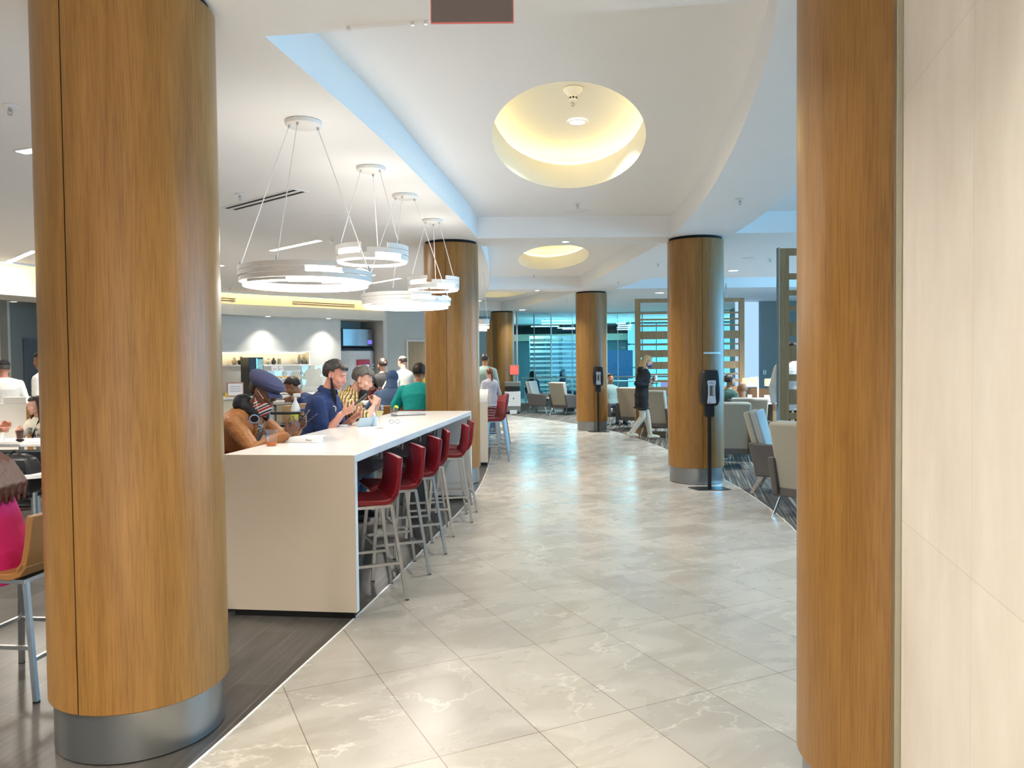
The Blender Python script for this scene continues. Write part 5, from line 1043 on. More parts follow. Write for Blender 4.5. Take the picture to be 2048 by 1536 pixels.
# soft drink fountain in the recess
mc_ = wl((E4 + PR) / 2 - .02, .62, 0)
t = thing('drink_machine', 'tall grey self-serve soft drink machine with a red screen panel', 'drink machine', mc_, WA)
hw = (PR - E4) / 2 - .05; M['machine'] = mat('machine_silver', (.66, .67, .67), .4, 0, var=.03)
b = MB(); b.rings([[(-hw, .35, z), (-hw, -.22, z), (-hw * .15, -.38, z), (hw * .7, -.36, z), (hw, -.22, z), (hw, .35, z)] for z in (.06, 1.98)]); b.build('body', 'machine', t, bevel=.01)
b = MB(); b.rings([[(-hw - .02, .36, z), (-hw - .02, -.24, z), (-hw * .15, -.41, z), (hw * .7, -.39, z), (hw + .02, -.24, z), (hw + .02, .36, z)] for z in (1.98, 2.04)]); b.build('top_cap', 'black', t)
b = MB(); b.box(-hw * .05, hw * .62, -.415, -.385, 1.12, 1.74); rp = b.build('red_panel', 'redpl', t, bevel=.03)
b = MB(); b.box(.08, hw * .56, -.42, -.414, 1.40, 1.60); b.build('touch_screen', 'screen', rp); b = MB(); b.box(.0, hw * .6, -.40, -.30, .95, 1.10); b.build('nozzle_bay', 'black', t)
for z in (1.42, 1.5, 1.58): b = MB(); b.box(hw * .78, hw * .92, -.325, -.29, z, z + .03); b.build('cup_lever', 'paper', t)
tx = text('lettering', 'Coca-Cola', .36, (-hw * .60, -.315, 1.25), (pi / 2, 0, -R(14)), mat('pale_script', (.74, .74, .72), .4), t, .002, .35); tx.rotation_euler = Matrix.Rotation(-.16 * 2.1, 3, 'Z').to_euler(); tx.rotation_euler = (Matrix.Rotation(-R(16), 3, 'Z') @ Matrix.Rotation(pi / 2, 3, 'X') @ Matrix.Rotation(R(82), 3, 'Z')).to_euler()
t = thing('ice_machine', 'stainless ice maker with a curved front on top of the drink machine', 'ice machine', mc_ + Vector((0, 0, 2.04)), WA)
b = MB(); b.box(-hw, hw * .9, -.28, .3, 0.03, .53); b.build('cabinet', 'black', t, bevel=.01)
b = MB(); b.rings([[(-hw * .62 + (hw * 1.5) * i / 12, -.30 - .05 * sin(pi * i / 12), z) for i in range(13)] + [(hw * .88, -.27, z), (-hw * .62, -.27, z)] for z in (.07, .51)]); b.build('steel_front', 'steelbase', t, smooth=True)
b = MB(); b.box(hw * .62, hw * .82, -.335, -.32, .12, .22); b.build('display', emi('blue_display', (.12, .10, 1), 1.5), t, bevel=.003)
b = MB(); b.lathe([(.018, 0), (.028, 0), (.028, .004), (.018, .004), (.018, 0)], 16); o = b.build('round_badge', 'black', t); o.location = (hw * .72, -.335, .43); o.rotation_euler = (pi / 2, 0, 0)
# service station, cart, spray bottle
p = at(572, 800, 10.6); t = thing('service_station', 'pale grey service station with a white top behind the navy-shirted man', 'cabinet', (p.x, 10.6, 0), .1)
b = MB(); b.box(-.62, .55, -.3, .35, 1.10, 1.15); b.build('top', 'white', t, bevel=.006); b = MB(); b.box(-.60, -.1, -.28, .33, 0, 1.10); b.build('steel_bin', 'machine', t, bevel=.04); b = MB(); b.box(-.08, .52, -.28, .33, 0, 1.10); b.build('cabinet', 'cream', t, bevel=.01)
o = MB().box(-.17, .17, -.12, .12, 0, .035).build('serving_tray', 'stone', bevel=.008); o.location = (at(556, 795, 10.5).x, 10.5, 1.152); tag(o, 'dark tray on the service station beside the cap-wearing man', 'tray')
o = MB().ell((0, 0, .03), (.11, .09, .035), n=14, m=8).build('napkin_bundle', 'paper', smooth=True); o.location = (at(594, 793, 10.4).x, 10.4, 1.15); tag(o, 'crumpled white napkin on the service station', 'napkin')
p = at(592, 835, 9.0); t = thing('service_cart', 'black service cart with a rounded handle behind the counter', 'cart', (p.x, 9.0, 0))
b = MB(); b.box(-.30, .30, -.2, .25, .92, .95); b.build('shelf', 'black', t, bevel=.004); b = MB(); b.box(-.30, .30, -.2, .25, .3, .33); b.build('shelf', 'black', t, bevel=.004)
b = MB(); b.tube([(-.28, -.24, .93), (-.285, -.24, 1.05), (-.25, -.24, 1.085), (.25, -.24, 1.085), (.285, -.24, 1.05), (.28, -.24, .93)], .016, 10); b.build('handle', 'black', t, smooth=True)
for sx in (-.28, .28):
    for sy in (-.18, .23): b = MB(); b.tube([(sx, sy, .03), (sx, sy, .95)], .014, 8); b.build('leg', 'black', t)
t = thing('spray_bottle', 'white spray bottle with a yellow-green label on the cart', 'bottle', (at(591, 820, 8.95).x, 8.95, .951))
b = MB(); b.lathe([(.001, 0), (.052, 0), (.055, .02), (.055, .17), (.03, .24), (.016, .27), (.016, .31), (.001, .31)], 24); b.build('body', 'white', t, smooth=True); b = MB(); b.lathe([(.0565, .04), (.0565, .13)], 24); b.build('label', mat('lime_label', (.55, .68, .10), .5), t, smooth=True)
b = MB(); b.rings([[(x, y, z) for x, y in ((-.02, -.018), (.06, -.012), (.06, .012), (-.02, .018))] for z in (.31, .35)]); b.build('trigger_head', 'white', t, bevel=.006)
for px, w_, h_, lab in ((575, .10, .20, 'brown cardboard box left of the spray bottle'), (607, .11, .22, 'brown cardboard box right of the spray bottle')):
    o = MB().box(-w_ / 2, w_ / 2, -.09, .09, 0, h_).build('cardboard_box', 'card', bevel=.002); o.location = (at(px, 820, 9.12).x, 9.14, .951); tag(o, lab, 'box')
o = MB().box(-.045, .045, -.03, .03, 0, .17).build('blue_pack', mat('blue_pack', (.03, .06, .22), .5), bevel=.004); o.location = (at(611, 820, 8.95).x, 8.93, .951); o.name = 'carton'; tag(o, 'dark blue carton next to the spray bottle', 'carton')

# ------------------------------------------------------------------ things on the long counter
def on(px, py): return fl(px, py, CH)
def cup(px, py, r, h, label, fill, fm, lime=False):
    p = on(px, py); t = thing('plastic_cup', label, 'cup', p + Vector((0, 0, .001)))
    b = MB(); b.lathe([(.001, 0), (r * .72, 0), (r, h), (r + .002, h + .002), (r - .002, h), (r * .72 - .003, .004), (.001, .004)], 28); b.build('cup_wall', 'cup', t, smooth=True)
    b = MB(); b.lathe([(.001, .005), (r * .70, .005), (r * (.72 + .28 * fill / h) - .003, fill), (.001, fill)], 24); b.build('drink', fm, t, smooth=True)
    return t, p
cup(543, 892, .049, .115, 'clear plastic cup with a little orange drink at the near end of the counter', .028, 'juice')
t, p = cup(788, 833, .045, .095, 'short clear plastic cup with a lime wedge far along the counter', .06, 'ice')if False else cup(788, 833, .045, .095, 'short clear plastic cup with a lime wedge far along the counter', .06, 'cup')
b = MB(); b.lathe([(.001, -.004), (.026, -.004), (.026, .004), (.001, .004)], 16, a0=0, a1=pi); o = b.build('lime_wedge', 'lime', t); o.location = (.025, 0, .095); o.rotation_euler = (pi / 2, .3, 0)
# carton box of a phone: white flat box
p = on(612, 884); t = thing('white_box', 'flat white product box near the man in the brown jacket', 'box', p + Vector((0, 0, .001)), R(-12)); b = MB(); b.box(-.115, .115, -.055, .055, 0, .038); b.build('carton', 'paper', t, bevel=.002)
text('lettering', 'iPhone', .018, (.05, -.0562, .019), (pi / 2, 0, 0), 'stone', t, .0005); b = MB(); b.ell((-.115, -.02, .02), (.0012, .006, .008)); b.build('emblem', 'black', t)
b = MB(); b.box(-.04, .13, .0, .09, .0385, .0405); b.build('leaflet', 'paper', t).rotation_euler = (0, 0, .2); b = MB(); b.box(.0, .10, .03, .035, .041, .0415); b.build('leaflet_print', 'ink', t)
t = thing('card_stand', 'slanted clear acrylic card stand on the counter beside the wine glass', 'card holder', on(730, 853), R(-20)); b = MB(); b.hexa([(-.03, -.09, 0), (.045, .07, 0), (.047, .07, .003), (-.028, -.09, .003)], [(.0, -.09, .085), (.075, .07, .085), (.077, .07, .085), (.002, -.09, .085)]); 
b.build('acrylic_panel', mat('frosted_acrylic', (.50, .60, .66), .15, alpha=.85), t)
t = thing('sanitizer_bottle', 'small clear blue pump bottle next to the wine glass', 'bottle', on(749, 852) + Vector((0, 0, .001))); b = MB(); b.lathe([(.001, 0), (.022, 0), (.024, .01), (.024, .09), (.012, .105), (.001, .105)], 20); b.build('body', mat('pale_blue_gel', (.45, .62, .72), .1, alpha=.8), t, smooth=True); b = MB(); b.lathe([(.011, .105), (.011, .13), (.001, .13)], 14); b.build('pump_cap', 'white', t, smooth=True)
t = thing('wine_glass', 'tall stemmed glass of white wine on the counter', 'wine glass', on(759, 857) + Vector((0, 0, .001))); b = MB(); b.lathe([(.001, 0), (.036, 0), (.034, .004), (.005, .010), (.0042, .09), (.02, .108), (.038, .14), (.040, .17), (.034, .215), (.0325, .215), (.038, .17), (.036, .142), (.018, .112), (.001, .102)], 32); b.build('glass', 'cup', t, smooth=True)
b = MB(); b.lathe([(.001, .104), (.018, .1125), (.0355, .142), (.0362, .158), (.001, .158)], 28); b.build('wine', mat('white_wine_fill', (.80, .72, .32), .1, alpha=.75), t, smooth=True)
t = thing('eyeglasses', 'dark-rimmed eyeglasses lying on a napkin on the counter', 'glasses', on(789, 848) + Vector((0, 0, .003)), R(-15))
for sx in (-1, 1):
    b = MB(); b.tube([(sx * .032 + .022 * cos(a), 0, .02 + .018 * sin(a)) for a in seq(0, 2 * pi, 16)], .0016, 5, cap=False); b.build('rim', 'ink', t, smooth=True); b = MB(); b.tube([(sx * .055, 0, .024), (sx * .055, .13, .012)], .0018, 5); b.build('temple', 'ink', t)
b = MB(); b.tube([(-.01, 0, .024), (.01, 0, .024)], .002, 5); b.build('bridge', 'ink', t)
o = MB().hexa([(-.09, -.07, 0), (.09, -.05, 0), (.08, .09, 0), (-.07, .07, 0)], [(-.09, -.07, .002), (.09, -.05, .002), (.08, .09, .002), (-.07, .07, .002)]).build('napkin', 'paper'); o.location = on(797, 843) + Vector((0, 0, .0008)); tag(o, 'white napkin under the eyeglasses on the counter', 'napkin')
o = MB().ell((0, 0, .012), (.055, .04, .015), n=14, m=8).build('napkin', 'paper', smooth=True); o.location = on(727, 845) + Vector((0, 0, .001)); tag(o, 'crumpled white napkin beside the acrylic card stand', 'napkin')
t = thing('laptop', 'thin closed grey laptop at the far end of the long counter', 'laptop', on(817, 830) + Vector((0, 0, .001)), R(20)); b = MB(); b.box(-.17, .17, -.12, .12, 0, .009); b.build('base', 'stone', t, bevel=.003); b = MB(); b.box(-.17, .17, -.12, .12, .0095, .015); b.build('lid', mat('silver_lid', (.42, .40, .44), .35, .6), t, bevel=.003)
o = MB().tube([on(706, 848) + Vector((0, 0, .004)), on(690, 851) + Vector((0, 0, .004)), at(676, 850, 7.05), at(668, 842, 7.02), at(672, 832, 7.0), at(684, 822, 7.0)], .0035, 8).build('charging_cable', 'paper', smooth=True); tag(o, 'white charging cable looping from the phone of the navy-shirted man to the counter', 'cable')

# ------------------------------------------------------------------ left dining area
st2 = stool_proto('bar_stool', 'tan leather bar stool with steel legs at the lower left, under the woman in magenta', 'tanl', .615, .44)
# near rear foot at (-2.352, 3.713); sitter faces left
rz = R(84); lx, ly = -.23, -.235; st2.location = (-2.352 - (lx * cos(rz) - ly * sin(rz)), 3.713 - (lx * sin(rz) + ly * cos(rz)), 0); st2.rotation_euler = (0, 0, rz)
def table(x, y, w, d, h, label, nm='dining_table'):
    t = thing(nm, label, 'table', (x, y, 0)); b = MB(); b.box(-w / 2, w / 2, -d / 2, d / 2, h - .035, h); b.build('table_top', 'white', t, bevel=.006)
    b = MB(); b.lathe([(.03, .02), (.03, h - .035)], 16); b.build('pole', 'steel', t, smooth=True); b = MB(); b.lathe([(.001, 0), (.24, 0), (.24, .012), (.04, .03), (.001, .03)], 32); b.build('base', 'steel', t, smooth=True)
table(-5.95, 9.25, 1.5, .75, .75, 'white table in front of the woman in the cream hoodie'); table(-5.05, 7.55, 1.2, .65, .75, 'nearer white table at the left edge with papers on it')
o = MB().box(-.15, .15, -.1, .1, 0, .004).build('paper_sheet', 'paper'); o.location = (-4.85, 7.5, .751); tag(o, 'white papers on the nearer left table', 'paper')
b = MB(); b.tube([(-.1, 0, .006), (.1, .01, .006)], .004, 6); o2 = b.build('pen', 'ink'); o2.location = (-4.85, 7.5, .752); tag(o2, 'dark pen lying on the papers at the left edge', 'pen')
p = fl(72, 1112); t = thing('pedestal_table', 'small pedestal table with a pale round base peeking past the big left column', 'table', (p.x, p.y, 0)); b = MB(); b.lathe([(.001, 0), (.2, 0), (.21, .01), (.18, .03), (.001, .035)], 32); b.build('base', 'white', t, smooth=True); b = MB(); b.lathe([(.025, .03), (.025, .7)], 14); b.build('pole', 'steel', t); b = MB(); b.lathe([(.001, .70), (.2, .70), (.2, .73), (.001, .73)], 32); b.build('table_top', 'white', t, smooth=True)
t = thing('banquette', 'cream banquette with a tan back cushion behind the left tables', 'bench', (-6.6, 10.75, 0)); b = MB(); b.box(-1.6, 1.6, .0, .12, 0, 1.13); b.build('back_wall', 'white', t); b = MB(); b.box(-.15, 1.55, -.16, -.0, .45, 1.12); b.build('back_cushion', 'tanl', t, bevel=.04); b = MB(); b.box(-1.6, 1.6, -.65, -.0, .0, .42); b.build('seat', 'cream', t, bevel=.02)
o = MB().box(-.16, .16, -.06, .06, 0, .09).build('tissue_box', 'white', bevel=.006); o.location = (at(34, 800, 10.8).x, 10.81, 1.132); tag(o, 'white box on top of the cream banquette back', 'box')
# black backpack hanging at the chair and a chair
t = thing('backpack', 'black backpack with buckles by the left tables', 'backpack', (at(22, 960, 6.5).x, 6.58, .56)); b = MB(); b.rings([[(x * w_, y * w_, z) for x, y in ((-.17, -.10), (.17, -.10), (.19, .06), (-.19, .06))] for z, w_ in ((0, .85), (.05, 1), (.22, 1), (.31, .8), (.34, .4))]); b.build('bag_body', 'black', t, smooth=True, bevel=.03, seg=3)
b = MB(); b.rings([[(x, y, z) for x, y in ((-.13, -.15), (.13, -.15), (.14, -.09), (-.14, -.09))] for z in (.04, .2)]); b.build('front_pocket', 'blackm', t, bevel=.02)
b = MB(); b.tube([(-.05, -.02, .33), (0, -.02, .37), (.05, -.02, .33)], .01, 8); b.build('grab_handle', 'black', t); b = MB(); b.box(.10, .12, -.155, -.15, .08, .12); b.build('buckle', 'brownl', t)
t = thing('dining_chair', 'dark dining chair holding the black backpack at the left', 'chair', (at(22, 960, 6.75).x, 6.8, 0)); b = MB(); b.box(-.24, .24, -.42, .06, .50, .55); b.build('seat', 'black', t, bevel=.015); b = MB(); b.box(-.24, .24, .07, .12, .56, .90); b.build('backrest', 'black', t, bevel=.02)
for sx, sy in ((1, 0), (-1, 0), (1, -.38), (-1, -.38)): b = MB(); b.tube([(sx * .2, sy, .50), (sx * .23, sy, 0)], .014, 8); b.build('leg', 'steel', t)
# phone-case coloured handbag strap visible at the column edge on the floor
t = thing('shoulder_bag', 'black bag on the floor between the big left column and the counter end', 'bag', (fl(452, 1222).x, 5.15, 0)); b = MB(); b.rings([[(x * w_, y * w_, z) for x, y in ((-.14, -.07), (.14, -.07), (.14, .07), (-.14, .07))] for z, w_ in ((0, .9), (.05, 1), (.18, .9), (.22, .6))]); b.build('bag_body', 'black', t, bevel=.02); b = MB(); b.box(.08, .11, -.078, -.07, .06, .10); b.build('clasp', 'card', t)
# ------------------------------------------------------------------ the people
M['navy'] = mat('navy_cotton', (.012, .028, .10), .85, var=.1, bump=.1, bs=200); M['teal'] = mat('teal_jersey', (.0, .30, .27), .8, var=.06); M['bluehood'] = mat('slate_blue_fleece', (.06, .10, .18), .95, var=.08); M['maroonf'] = mat('maroon_fleece', (.08, .012, .02), .9)
M['blackf'] = mat('black_fabric', (.012, .012, .014), .9, var=.15, bump=.1, bs=150); M['greyshirt'] = mat('grey_shirt', (.38, .38, .34), .9); M['whiteshirt'] = mat('white_shirt', (.72, .71, .68), .85); M['denim'] = mat('denim', (.05, .08, .14), .9)
M['creamf'] = mat('cream_fleece', (.55, .52, .43), .9); M['magenta'] = mat('magenta_jersey', (.55, .01, .13), .8); M['khaki'] = mat('pale_khaki', (.48, .44, .36), .9); M['sage'] = mat('grey_green_shirt', (.22, .30, .27), .9); M['lilac'] = mat('pale_lilac_knit', (.40, .37, .40), .9); M['ygrey'] = mat('mustard', (.75, .50, .01), .8)
M['hairdk'] = mat('dark_brown_hair', (.022, .014, .010), .5, var=.3, vs=60); M['hairsp'] = mat('greying_dark_hair', (.026, .022, .019), .5, var=.6, vs=50); M['hairgr'] = mat('grey_hair', (.085, .078, .066), .55, var=.6, vs=45); M['hairbl'] = mat('blond_hair', (.40, .27, .13), .55, var=.3, vs=60); M['hairbr'] = mat('chestnut_hair', (.12, .035, .014), .38, var=.3, vs=60)
M['flatcap'] = mat('slate_blue_wool', (.042, .045, .10), .95, var=.12, vs=80, bump=.2, bs=300); M['bluemask'] = mat('blue_mask', (.02, .07, .25), .8); M['gold'] = mat('gold_metal', (.8, .55, .2), .25, 1); M['phone'] = mat('dark_phone_glass', (.03, .035, .05), .12)
# quilted tan leather
m = mat('cognac_leather', (.30, .115, .03), .42, var=.12, vs=14); nt, N, L, b = nodes(m); tc = N('ShaderNodeTexCoord'); ck = N('ShaderNodeTexBrick'); ck.offset = 0
for k, x in (('Scale', 1), ('Mortar Size', .0022), ('Mortar Smooth', .9), ('Brick Width', .022), ('Row Height', .022)): ck.inputs[k].default_value = x
L(mapping(N, L, tc.outputs['Object'], (1, 1, 1), (pi / 2, pi / 4, 0)), ck.inputs['Vector'])
sp_ = N('ShaderNodeSeparateXYZ'); L(tc.outputs['Object'], sp_.inputs[0]); gt = N('ShaderNodeMath'); gt.operation = 'GREATER_THAN'; gt.inputs[1].default_value = .16; L(sp_.outputs[0], gt.inputs[0])
mu = N('ShaderNodeMath'); mu.operation = 'MULTIPLY'; L(ck.outputs['Fac'], mu.inputs[0]); L(gt.outputs[0], mu.inputs[1])
bp = N('ShaderNodeBump'); bp.invert = True; bp.inputs['Strength'].default_value = .28; bp.inputs['Distance'].default_value = .004; L(mu.outputs[0], bp.inputs['Height']); L(bp.outputs[0], b.inputs['Normal']); M['cognac'] = m
# plaid
m = mat('yellow_brown_plaid', (.5, .36, .14), .85); nt, N, L, b = nodes(m); tc = N('ShaderNodeTexCoord'); sx = N('ShaderNodeSeparateXYZ'); L(mapping(N, L, tc.outputs['Object'], (1, 1, 1), (0, R(0), 0)), sx.inputs[0])
def bands(src, per, lo, hi, ofs=0):
    a = N('ShaderNodeMath'); a.operation = 'MULTIPLY_ADD'; a.inputs[1].default_value = 1 / per; a.inputs[2].default_value = ofs; L(src, a.inputs[0]); f = N('ShaderNodeMath'); f.operation = 'FRACT'; L(a.outputs[0], f.inputs[0])
    c = N('ShaderNodeMath'); c.operation = 'COMPARE'; c.inputs[1].default_value = (lo + hi) / 2; c.inputs[2].default_value = (hi - lo) / 2; L(f.outputs[0], c.inputs[0]); return c.outputs[0]
base = mixc(N, L, bands(sx.outputs[1], .027, .0, .34), (.56, .40, .13), (.055, .022, .014)); base = mixc(N, L, bands(sx.outputs[1], .027, .48, .60), base, (.70, .58, .30)); base = mixc(N, L, bands(sx.outputs[1], .027, .78, .86), base, (.10, .04, .02))
h_ = N('ShaderNodeMath'); h_.operation = 'MULTIPLY'; h_.inputs[1].default_value = .5; L(bands(sx.outputs[2], .04, .0, .22), h_.inputs[0]); L(mixc(N, L, h_.outputs[0], base, (.12, .05, .03)), b.inputs['Base Color']); M['plaid'] = m
# striped mask
m = mat('striped_mask', (.6, .5, .4), .8); nt, N, L, b = nodes(m); tc = N('ShaderNodeTexCoord'); sx = N('ShaderNodeSeparateXYZ'); L(mapping(N, L, tc.outputs['Object'], (1, 1, 1), (R(-25), 0, 0)), sx.inputs[0])
c0 = mixc(N, L, bands(sx.outputs[2], .042, 0, .33), (.62, .55, .42), (.30, .02, .03)); L(mixc(N, L, bands(sx.outputs[2], .042, .48, .74), c0, (.02, .02, .06)), b.inputs['Base Color']); M['stripe'] = m
# patterned shirt
m = mat('black_white_print', (.02, .02, .02), .8); nt, N, L, b = nodes(m); tc = N('ShaderNodeTexCoord'); vo = N('ShaderNodeTexVoronoi'); vo.feature = 'DISTANCE_TO_EDGE'; vo.inputs['Scale'].default_value = 46; L(tc.outputs['Object'], vo.inputs['Vector']); r_ = ramp(N, [(.0, (.5, .5, .48)), (.05, (.35, .35, .34)), (.09, (.015, .015, .016))]); L(vo.outputs['Distance'], r_.inputs[0]); L(r_.outputs[0], b.inputs['Base Color']); M['print'] = m

def phone_obj(label, p, d, n, w=.072, l=.15, m='phone', th=.009):
    Rm = frame(n, d); t = thing('smartphone', label, 'phone', p); t.rotation_euler = Rm.to_euler()
    b = MB(); b.box(-w / 2, w / 2, -l / 2, l / 2, -th / 2, th / 2 - .001); b.build('case', 'black', t, bevel=.003); b = MB(); b.box(-w / 2 + .004, w / 2 - .004, -l / 2 + .006, l / 2 - .006, th / 2 - .001, th / 2); b.build('screen', m, t); return t

# 1 man in flat cap -------------------------------------------------------
fc = 98; fwd = Vector((sin(R(fc)), cos(R(fc)), 0)); rt = Vector((fwd.y, -fwd.x, 0))
WR = fl(574, 868, 1.125); WL = WR + Vector((.02, .20, .02)); dR = fwd * .72 + Vector((0, .10, .62)); nR = Vector((-.45, .55, .55)); dL = fwd * .75 + Vector((0, -.14, .55)); nL = Vector((-.45, -.50, .6))
I = person('man in a cognac leather jacket, slate-blue flat cap and striped mask, leaning over his phone', (-2.29, 5.98), fc, 1.84, seat=.72, lean=.27, bow=.30, head=(.10, .10, 0), wr=WR, wl_=WL, hdR=(dR, nR), hdL=(dL, nL), curl=.62, skin='skind', topm='cognac', topn='jacket', bottom='blackf', hair='buzz', hairm='hairdk', vox=.0065, elbR=(-.5, -.3, -.55), elbL=(-.2, .6, -.6), build_=1.08, belly=.02, det=True, hem=-.02)
r_ = I['root']; hs = I['hs']; s = I['s']; E_ = I['E']
# flat cap
b = MB(); n = 36; rr = []
for z, ry, rx, oy in ((.028, .102, .084, -.014), (.046, .126, .102, -.002), (.072, .145, .112, .008), (.100, .138, .106, .008), (.121, .104, .080, 0), (.131, .045, .034, -.006)):
    rr.append([hs((rx * cos(2 * pi * i / n), oy + ry * sin(2 * pi * i / n), z + .010 - .17 * (oy + ry * sin(2 * pi * i / n) + .02))) for i in range(n)])
b.rings(rr); cp_ = b.build('flat_cap', 'flatcap', r_, smooth=True)
b = MB(); rr = []
for k in range(8):
    q = k / 7; xs = [-.074 + .148 * i / 14 for i in range(15)]; f = lambda x: (.060 + q * .098 * cos(x / .078 * 1.25), .052 - .040 * q - .014 * (x / .07) ** 2)
    rr.append([hs((x, *f(x))) for x in xs] + [hs((x, f(x)[0], f(x)[1] - .009)) for x in xs[::-1]])
b.rings(rr); b.build('peak', 'flatcap', cp_, smooth=True)
# hood, mask, headphones, shirt print
b = MB(); N1, X, fw_, up_ = I['N1'], I['X'], I['fw'], I['up']
for k in range(15):
    a = R(150 + 240 * k / 14 - 0); dx, dy = cos(a), sin(a); a2 = R(150 + 240 * (k + 1) / 14)
    if k < 14: b.cap(N1 + up_ * .03 + X * .088 * dx + fw_ * .085 * dy, N1 + up_ * .03 + X * .088 * cos(a2) + fw_ * .085 * sin(a2), .040)
b.ell(N1 - fw_ * .10 + up_ * .005, (.12, .055, .075)); finish(b, 'hood', 'blackf', r_, .008, 3, .5, wr=.006, wf=16)
b = MB(); rr = []
for z, rx, yf in ((-.062, .060, .094), (-.08, .062, .104), (-.10, .060, .106), (-.125, .060, .10), (-.15, .062, .088), (-.175, .064, .075)):
    rr.append([hs((rx * 1.12 * sin(R(a)), -.012 + (yf + .006) * cos(R(a)), z)) for a in range(-90, 91, 15)])
b.rings(rr, cap=False, closed=False); mk_ = b.build('face_mask', 'stripe', r_, smooth=True); mk_.modifiers.new('t', 'SOLIDIFY').thickness = .004
for sg in (-1, 1): b = MB(); b.tube([hs((sg * .060, .05, -.035)), hs((sg * .082, .0, .012)), hs((sg * .072, -.008, -.05)), hs((sg * .062, .03, -.12))], .0018, 5); b.build('ear_loop', 'paper', mk_, smooth=True)
M['hpblue'] = mat('pale_blue_gloss', (.30, .42, .62), .2)
for sg in (1, -1):
    c = N1 + X * sg * .092 + fw_ * .075 + up_ * .015; Rm = frame(X * sg * .8 + fw_ * .6, up_); 
    b = MB(); b.T = Matrix.Translation(c) @ Rm; b.lathe([(.001, -.018), (.034, -.018), (.042, -.008), (.042, .004), (.036, .014), (.001, .016)], 24); ec = b.build('headphone_cup', 'black', r_, smooth=True)
    b = MB(); b.T = Matrix.Translation(c) @ Rm; b.lathe([(.030, .014), (.038, .016), (.038, .020), (.030, .020), (.030, .014)], 24); b.build('silver_rim', 'hpblue', ec, smooth=True)
b = MB(); b.tube([N1 + X * .092 * cos(R(a)) * 1.1 + fw_ * (.075 + .115 * sin(R(a))) + up_ * .03 for a in range(180, 361, 15)], .010, 8); b.build('headphone_band', 'black', r_, smooth=True)
# open front with printed shirt
C1, W1 = I['C1'], I['W1']
def chest_patch(name, mm, xw0, xw1, g):
    b = MB(); cs = [(N1 - up_ * .012, up_, .115, .085), (C1 + up_ * .10, up_, .165, .112), (C1, up_, .178, .134), (W1 + (C1 - W1) * .5, I['up'], .16, .135), (W1, I['up'], .15, .135)]; rr = []
    for q, (c, u, rx, ry) in enumerate(cs):
        f_ = Vector((0, u.z, -u.y)); hw_ = xw0 + (xw1 - xw0) * q / 4
        rr.append([c + X * x + f_ * ((ry + g) * math.sqrt(max(0, 1 - (x / (rx * 1.1)) ** 2)) * 1.1) for x in [-hw_ + 2 * hw_ * i / 8 for i in range(9)]])
    b.rings(rr, cap=False, closed=False); o = b.build(name, mm, r_, smooth=True); o.modifiers.new('t', 'SOLIDIFY').thickness = .006; return o
chest_patch('printed_shirt', 'print', .05, .045, .026)
for sg in (-1, 1):                           # jacket lapel edges and scarf fall
    b = MB(); b.tube([N1 + X * sg * .07 + fw_ * .08, C1 + up_ * .09 + X * sg * .062 + fw_ * .150, C1 + X * sg * .056 + fw_ * .166, W1 + X * sg * .05 + fw_ * .165], [.016, .015, .013, .012], 8); b.build('lapel', 'cognac', I['top'], smooth=True)
# gold watch on the right wrist
e_, w_ = I['arms'][0][2], I['arms'][0][3]; dd = (w_ - e_).normalized(); b = MB(); b.T = Matrix.Translation(w_ - dd * .012) @ frame(dd, (0, 0, 1)); b.lathe([(.031, -.008), (.035, -.008), (.035, .008), (.031, .008), (.031, -.008)], 28); wt = b.build('wristwatch', 'gold', r_, smooth=True)
b = MB(); b.T = Matrix.Translation(w_ - dd * .012) @ frame(dd, (0, 0, 1)); b.box(-.014, .014, .033, .041, -.016, .016); b.build('watch_face', 'gold', wt, bevel=.003)
PH = WR + dR.normalized() * .125 * 1.03 + Vector((.0, .085, .03)); phone_obj('dark smartphone held in both hands by the man in the flat cap', PH, Vector((.55, .05, .8)), Vector((-.75, -.1, .6)))
t = phone_obj('phone flap case tilted behind the phone of the man in the flat cap', PH + Vector((.05, .03, -.015)), Vector((.75, .05, .65)), Vector((-.6, -.1, .75)), m='card', th=.004, l=.12)
t.name = 'phone_cover'; t['category'] = 'phone case'

# 2 man in navy polo ------------------------------------------------------
WR = at(685, 827, 7.02); WL = at(707, 836, 7.25); fc = 97
dR = Vector((.85, .18, .42)); nR = Vector((-.25, .55, .6)); dL = Vector((.8, -.25, .5)); nL = Vector((-.3, -.5, .7))
I = person('man in a navy polo shirt, black mask hanging from his ear', (-1.85, 7.18), fc, 1.86, seat=.74, lean=.10, bow=.14, head=(.26, .06, 0), wr=WR, wl_=WL, hdR=(dR, nR), hdL=(dL, nL), curl=.5, skin='skinr', topm='navy', sleeve=.36, bottom='denim', hair='short', hairm='hairsp', vox=.0065, elbR=(-.7, -.2, -.8), elbL=(-.3, .5, -.8), build_=1.05, belly=.03, collar=True, det=True)
r_ = I['root']; hs = I['hs']; N1, X, fw_, up_, C1, s = I['N1'], I['X'], I['fw'], I['up'], I['C1'], I['s']
b = MB(); b.rings([[hs(p) for p in row] for row in [[(.074, -.005, -.02), (.078, .012, -.022)], [(.074, .02, -.075), (.084, .045, -.07)], [(.062, .035, -.13), (.082, .082, -.12)], [(.05, .05, -.19), (.07, .11, -.18)], [(.045, .07, -.25), (.05, .12, -.24)], [(.04, .09, -.285), (.045, .11, -.285)]]], cap=False, closed=False); mk_ = b.build('hanging_mask', 'blackf', r_, smooth=True); mk_.modifiers.new('t', 'SOLIDIFY').thickness = .006
